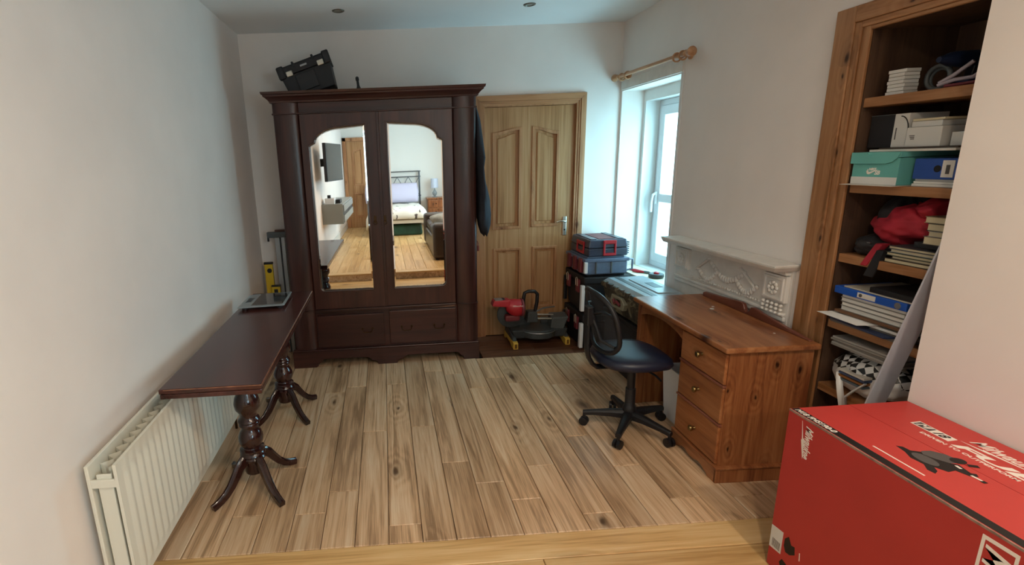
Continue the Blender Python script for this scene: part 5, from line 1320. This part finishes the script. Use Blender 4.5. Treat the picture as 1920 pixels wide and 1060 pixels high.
# ------------------------------------------------------------------ big red cardboard box
bx = thing('red_cardboard_box', 'large red cardboard tool box with white lettering beside the step', 'cardboard box', (1.643, 1.25, 0))
BX0, BX1, BY0, BY1, BH = 1.418, 1.862, 0.898, 1.603, 0.66
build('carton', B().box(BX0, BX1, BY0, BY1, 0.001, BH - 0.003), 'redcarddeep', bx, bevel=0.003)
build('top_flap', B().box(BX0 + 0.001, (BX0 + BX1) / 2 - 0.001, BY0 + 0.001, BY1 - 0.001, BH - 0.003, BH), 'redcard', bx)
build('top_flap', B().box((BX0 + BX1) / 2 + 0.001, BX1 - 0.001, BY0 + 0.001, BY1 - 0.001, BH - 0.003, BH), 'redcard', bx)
build('tape_strip', B().box(BX0 + 0.006, BX0 + 0.034, BY0 + 0.001, BY1 - 0.003, BH - 0.0005, BH + 0.0006), 'printblack', bx)
build('worn_edge', B().box(BX0 - 0.0006, BX0 + 0.0035, BY0 + 0.002, BY1 - 0.002, BH - 0.006, BH + 0.0002), pbr('scuffed_edge', '#8d7468', 0.7, var=0.4, vscale=40), bx)
TD, TU = (0, -1, 0), (1, 0, 0)
text('strip_lettering', 'M18 FMS190-0', 0.026, 'printwhite', bx, (BX0 + 0.0105, BY1 - 0.012, BH + 0.0008), TD, TU, shear=0.15, bold=0.0007)
# badge
flat = lambda h0: (lambda a, c: (c, a, BH + h0))
build('badge', B().prism([(1.462, 1.724), (1.343, 1.722), (1.346, 1.757), (1.464, 1.761)], flat(0), (0, 0, 0.0006)), 'printwhite', bx)
build('badge_inset', B().prism([(1.456, 1.728), (1.404, 1.727), (1.406, 1.755), (1.458, 1.757)], flat(0.0006), (0, 0, 0.0003)), 'printgrey', bx)
text('badge_lettering', 'M', 0.031, 'printwhite', bx, (1.7315, 1.452, BH + 0.0011), TD, TU, shear=0.3, bold=0.0009, xs=1.35)
text('badge_lettering', '18', 0.036, 'printblack', bx, (1.727, 1.400, BH + 0.0007), TD, TU, shear=0.3, bold=0.001, xs=1.05)
text('slogan', 'DRIVEN TO OUTPERFORM', 0.0165, 'printwhite', bx, (1.6925, 1.404, BH), TD, TU, bold=0.0004, xs=1.35)
text('big_lettering', 'FUEL', 0.046, 'printwhite', bx, (1.713, 1.330, BH), TD, TU, shear=0.2, bold=0.0016, xs=2.6)
text('script_logo', 'Milwaukee', 0.056, 'printwhite', bx, (1.779, 1.334, BH), TD, TU, shear=0.4, bold=0.0008, xs=0.78)
build('script_bolt', B().prism([(1.340, 1.760), (1.285, 1.767), (1.288, 1.771), (1.110, 1.776), (1.262, 1.764), (1.266, 1.761)], flat(0), (0, 0, 0.0006)), 'printwhite', bx)
build('thin_stripe', B().box(1.478, 1.483, 1.19, 1.345, BH, BH + 0.0006), 'printwhite', bx)
# printed picture of the saw on the flap
def disc(cy_, cx_, ry_, rx_, n_=16): return [(cy_ + ry_ * math.cos(2 * pi * k_ / n_), cx_ + rx_ * math.sin(2 * pi * k_ / n_)) for k_ in range(n_)]
for nm, poly, mt, h0 in (
        ('saw_picture_base', [(1.338, 1.548), (1.330, 1.562), (1.285, 1.566), (1.262, 1.556), (1.235, 1.552), (1.205, 1.535), (1.195, 1.518), (1.215, 1.515), (1.240, 1.532), (1.275, 1.528), (1.305, 1.542)], 'printblack', 0),
        ('saw_picture_body', [(1.312, 1.556), (1.296, 1.592), (1.240, 1.612), (1.203, 1.590), (1.198, 1.560), (1.225, 1.545), (1.270, 1.540)], 'printblack', 0.0002),
        ('saw_picture_table', disc(1.262, 1.560, 0.036, 0.020), 'printgrey', 0.0004),
        ('saw_picture_head', [(1.302, 1.590), (1.300, 1.618), (1.278, 1.640), (1.252, 1.646), (1.232, 1.630), (1.236, 1.606), (1.262, 1.588), (1.285, 1.578)], 'printgrey', 0.0006),
        ('saw_picture_motor', disc(1.243, 1.640, 0.017, 0.020), 'printblack', 0.0008),
        ('saw_picture_handle', [(1.216, 1.668), (1.204, 1.662), (1.214, 1.640), (1.226, 1.646)], 'printblack', 0.0006),
        ('saw_picture_arm', [(1.236, 1.606), (1.226, 1.622), (1.186, 1.612), (1.180, 1.622), (1.168, 1.614), (1.172, 1.596), (1.205, 1.584)], 'printblack', 0.0004),
        ('saw_picture_rail', [(1.176, 1.598), (1.176, 1.605), (1.150, 1.606), (1.150, 1.600)], 'printwhite', 0.0006),
        ('saw_picture_rail', [(1.224, 1.607), (1.222, 1.614), (1.206, 1.611), (1.208, 1.604)], 'printwhite', 0.0006),
        ('saw_picture_end', [(1.150, 1.608), (1.150, 1.596), (1.140, 1.596), (1.140, 1.608)], 'printblack', 0.0006)):
    build(nm, B().prism(poly, lambda a, c, h0=h0: (c, a, BH + h0), (0, 0, 0.0005)), mt, bx)
# side face: lettering runs downwards
SD, SU = (0, 0, -1), (0, -1, 0)
text('side_logo', 'Milwaukee', 0.042, 'printwhite', bx, (BX0 - 0.0004, 1.520, 0.636), SD, SU, shear=0.35, bold=0.0006, xs=0.66)
build('side_bolt', B().prism([(1.540, 0.645), (1.530, 0.575), (1.534, 0.577), (1.518, 0.510), (1.522, 0.585), (1.527, 0.583)], YZ(BX0 - 0.0008), (0.0008, 0, 0)), 'printwhite', bx)
build('barcode_label', B().prism([(1.600, 0.176), (1.545, 0.182), (1.545, 0.088), (1.600, 0.082)], YZ(BX0 - 0.001), (0.001, 0, 0)), 'offwhite', bx)
for i in range(7):
    build('barcode_bar', B().box(BX0 - 0.0014, BX0 - 0.0009, 1.552 + i * 0.0055, 1.5545 + i * 0.0055, 0.094, 0.128), 'printgrey', bx)
build('tool_picture', B().prism([(1.535, 0.165), (1.520, 0.185), (1.505, 0.160), (1.490, 0.165), (1.485, 0.135), (1.505, 0.118), (1.525, 0.115), (1.535, 0.135)], YZ(BX0 - 0.0008), (0.0008, 0, 0)), 'printblack', bx)
build('tool_picture', B().prism([(1.545, 0.055), (1.535, 0.075), (1.515, 0.070), (1.510, 0.040), (1.535, 0.035)], YZ(BX0 - 0.0008), (0.0008, 0, 0)), 'printblack', bx)
build('side_stripe', B().prism([(1.468, 0.160), (1.465, 0.160), (1.462, 0.13), (1.465, 0.13)], YZ(BX0 - 0.0008), (0.0008, 0, 0)), 'printwhite', bx)
build('side_badge', B().plate(rect(0.915, 0.99, 0.45, 0.640), [rect(0.922, 0.983, 0.46, 0.630)], YZ(BX0 - 0.0008), (0.0008, 0, 0)), 'printwhite', bx)
text('side_badge_lettering', 'M18', 0.075, 'printwhite', bx, (BX0 - 0.0005, 0.978, 0.624), SD, SU, shear=0.25, bold=0.001)

# ------------------------------------------------------------------ rear room, seen in the wardrobe mirrors
bd = thing('bed', 'metal framed bed with patterned duvet in the rear room', 'bed', (0.2, -3.5, ZU))
bx0, bx1, by0, by1 = -0.46, 0.84, -4.36, -2.58
build('side_rails', B().box(bx0, bx1, by0, by1, 0.36, 0.43), pbr('bed_valance', '#d9d2c4', 0.9), bd, bevel=0.006)
for x in (bx0 + 0.005, bx1 - 0.045):
    for y in (by0 + 0.03, by1 - 0.05):
        build('leg', B().box(x, x + 0.04, y, y + 0.04, ZU, 0.36), 'bedmetal', bd)
build('mattress', B().box(bx0 + 0.01, bx1 - 0.01, by0 + 0.03, by1 - 0.01, 0.43, 0.60), 'offwhite', bd, bevel=0.04, seg=4)
dv = B(); gv = []; gf = []; nx_, ny_ = 22, 24
for j in range(ny_ + 1):
    for i in range(nx_ + 1):
        u, v = i / nx_, j / ny_
        x = bx0 - 0.06 + (bx1 - bx0 + 0.12) * u; y = by1 + 0.05 - (by1 - by0 - 0.35) * v
        ed = max(0, (0.09 - u * 1.42)) + max(0, (u * 1.42 - 1.33)); e2 = max(0, 0.08 - v * 1.5)
        gv.append((x, y, 0.655 - 2.2 * min(ed, 0.09) - 2.4 * min(e2, 0.08) + 0.014 * math.sin(i * 1.3 + j * 0.7) * math.sin(j * 0.9)))
for j in range(ny_):
    for i in range(nx_):
        gf.append((j * (nx_ + 1) + i, j * (nx_ + 1) + i + 1, (j + 1) * (nx_ + 1) + i + 1, (j + 1) * (nx_ + 1) + i))
o = build('duvet', B().add(gv, gf), 'duvet', bd, smooth=70); md = o.modifiers.new('thick', 'SOLIDIFY'); md.thickness = 0.03
for x in (bx0, bx1):
    build('head_post', B().tube([(x, by0 - 0.02, ZU), (x, by0 - 0.02, 1.37)], 0.018, 10), 'bedmetal', bd, smooth=50)
for z_ in (1.36, 1.24, 0.8):
    build('head_bar', B().tube([(bx0 - 0.03, by0 - 0.02, z_), (bx1 + 0.03, by0 - 0.02, z_)], 0.013, 10), 'bedmetal', bd, smooth=50)
for i in range(5):
    xa = bx0 + i * (bx1 - bx0) / 5; xb = xa + (bx1 - bx0) / 5
    build('head_cross', B().tube([(xa, by0 - 0.02, 1.24), (xb, by0 - 0.02, 0.8)], 0.007, 8), 'bedmetal', bd)
    build('head_cross', B().tube([(xb, by0 - 0.02, 1.24), (xa, by0 - 0.02, 0.8)], 0.007, 8), 'bedmetal', bd)
for x, l in ((-0.30, 'lilac pillow at the far left of the bed head'), (0.44, 'lilac pillow propped by the nightstand side of the bed')):
    b = B(); rings = []
    for k_ in range(11):
        t_ = k_ / 10; zz_ = 0.46 * t_; th = 0.012 + 0.085 * math.sin(pi * t_) ** 0.6
        rings.append([((0.36 if x > 0 else 0.30) * math.copysign(abs(math.cos(a_)) ** 0.35, math.cos(a_)) * (0.93 + 0.07 * math.sin(pi * t_)), th * math.copysign(abs(math.sin(a_)) ** 0.8, math.sin(a_)), zz_) for a_ in [2 * pi * q_ / 28 for q_ in range(28)]])
    single('pillow', b.loft(rings), 'pillow', l, 'pillow', loc=(x, -4.14, 0.672), rot=(R(22), 0, 0), smooth=70, group='pillows on the bed')
single('storage_bag', B().hexa([(-0.38, -3.2, ZU + 0.001), (0.76, -3.2, ZU + 0.001), (0.76, -2.66, ZU + 0.001), (-0.38, -2.66, ZU + 0.001)], [(-0.36, -3.18, ZU + 0.235), (0.74, -3.18, ZU + 0.235), (0.74, -2.69, ZU + 0.225), (-0.36, -2.69, ZU + 0.225)]), 'greenbag', 'dark green storage bag pushed under the bed', 'bag', bevel=0.05, seg=4)
ns = thing('nightstand', 'small pine nightstand with drawers beside the bed', 'nightstand', (1.18, -4.22, ZU))
build('body', B().box(1.0, 1.38, -4.42, -4.06, ZU, 0.72), 'desk', ns, bevel=0.004)
build('top', B().box(0.98, 1.40, -4.43, -4.04, 0.72, 0.75), 'desk', ns, bevel=0.006)
for z0 in (0.16, 0.34, 0.53):
    d_ = build('drawer', B().box(1.02, 1.36, -4.062, -4.05, z0, z0 + 0.165), 'desk', ns, bevel=0.004)
    build('knob', B().ball((1.19, -4.04, z0 + 0.085), 0.014), 'darkbrass', d_, smooth=60)
lp = thing('table_lamp', 'small glass table lamp with pale shade on the nightstand', 'lamp', (1.18, -4.22, 0.7505))
build('lamp_base', B().lathe((1.18, -4.22, 0), [(0.06, 0.7505), (0.06, 0.765), (0.02, 0.775), (0.05, 0.82), (0.055, 0.86), (0.03, 0.90), (0.012, 0.93), (0.012, 0.98)], 20), 'scalegrey', lp, smooth=50)
build('lamp_shade', B().lathe((1.18, -4.22, 0), [(0.085, 0.965), (0.080, 1.18), (0.078, 1.18), (0.083, 0.965)], 24), 'lampshade', lp, smooth=50)
sf = thing('sofa', 'dark brown leather sofa in the rear room', 'sofa', (1.25, -0.6, ZU))
build('sofa_base', B().box(0.72, 1.66, -1.62, 0.18, ZU + 0.03, 0.42), 'leather', sf, bevel=0.03, seg=3)
for y0, y1 in ((-1.66, -1.42), (-0.04, 0.20)):
    build('arm', B().box(0.70, 1.66, y0, y1, ZU + 0.02, 0.66), 'leather', sf, bevel=0.06, seg=4)
build('backrest', B().box(1.42, 1.70, -1.62, 0.18, 0.30, 0.95), 'leather', sf, bevel=0.07, seg=4)
for y0 in (-1.41, -0.73):
    build('seat_cushion', B().box(0.74, 1.44, y0, y0 + 0.68, 0.42, 0.56), 'leather', sf, bevel=0.04, seg=4)
for x in (0.74, 1.58):
    for y in (-1.6, 0.10):
        build('foot', B().box(x, x + 0.05, y, y + 0.05, ZU, ZU + 0.04), 'black', sf)
single('throw_blanket', lump(1.0, -0.50, 0.645, 0.27, 0.32, 0.10, 61, amp=0.06, flatz=0.562), 'throw', 'grey throw bundled on the sofa seat', 'throw', smooth=70)
dr_ = thing('wall_cabinet', 'grey wall mounted drawer cabinet below the television', 'cabinet', (-0.9, -1.2, 0.66))
build('cabinet_body', B().box(-1.078, -0.745, -2.15, -0.36, 0.66, 0.975), 'unitgrey', dr_, bevel=0.003)
for y0 in (-2.13, -1.25):
    d_ = build('drawer', B().box(-0.745, -0.728, y0, y0 + 0.86, 0.68, 0.79), 'unitgrey', dr_, bevel=0.003)
    d_ = build('drawer', B().box(-0.745, -0.728, y0, y0 + 0.86, 0.85, 0.955), 'unitgrey', dr_, bevel=0.003)
    build('open_slot', B().box(-0.744, -0.738, y0 + 0.01, y0 + 0.85, 0.795, 0.845), 'black', dr_)
slab('set_top_box', 'white', 'white box on the wall cabinet under the television', 'box', -1.03, -0.88, -0.66, -0.42, 0.9755, 1.065)
slab('speaker_dock', 'black', 'black speaker dock on the wall cabinet beside the white box', 'dock', -0.87, -0.80, -0.80, -0.55, 0.9755, 1.035)
slab('clock', 'black', 'small dark clock standing on the white box', 'clock', -0.99, -0.94, -0.52, -0.46, 1.066, 1.115)
tv = thing('television', 'black flat television on a swivel wall bracket', 'television', (-0.84, -0.35, 1.62), (0, 0, R(10)))
build('tv_body', B().box(-0.03, 0.02, -0.42, 0.42, -0.28, 0.28), 'black', tv, local=True, bevel=0.006)
build('screen', B().box(0.0195, 0.022, -0.405, 0.405, -0.265, 0.265), 'screen', tv, local=True)
build('wall_arm', B().box(-0.20, -0.03, -0.04, 0.04, -0.06, 0.06), 'grey', tv, local=True)
d2 = struct('door_2', label='panelled oak door in the rear wall')
nb = len(bpy.data.objects)
leaf2 = door_leaf(d2, (-0.98, -0.22), 0.0)
d2.location = (0, 0, 0)
# turn the rear door to face +y at the rear wall
for o in [o for o in bpy.data.objects if o.parent == d2]:
    o.location = (-1.20, YREAR + 0.045, ZU); o.rotation_euler = (0, 0, pi)
for x0, x1, z0, z1 in ((-1.065, -0.985, ZU, 2.17), (-0.215, -0.135, ZU, 2.17), (-1.065, -0.135, 2.09, 2.17)):
    build('architrave', B().box(x0, x1, YREAR + 0.0005, YREAR + 0.06, z0, z1), 'archpine', d2, bevel=0.004)
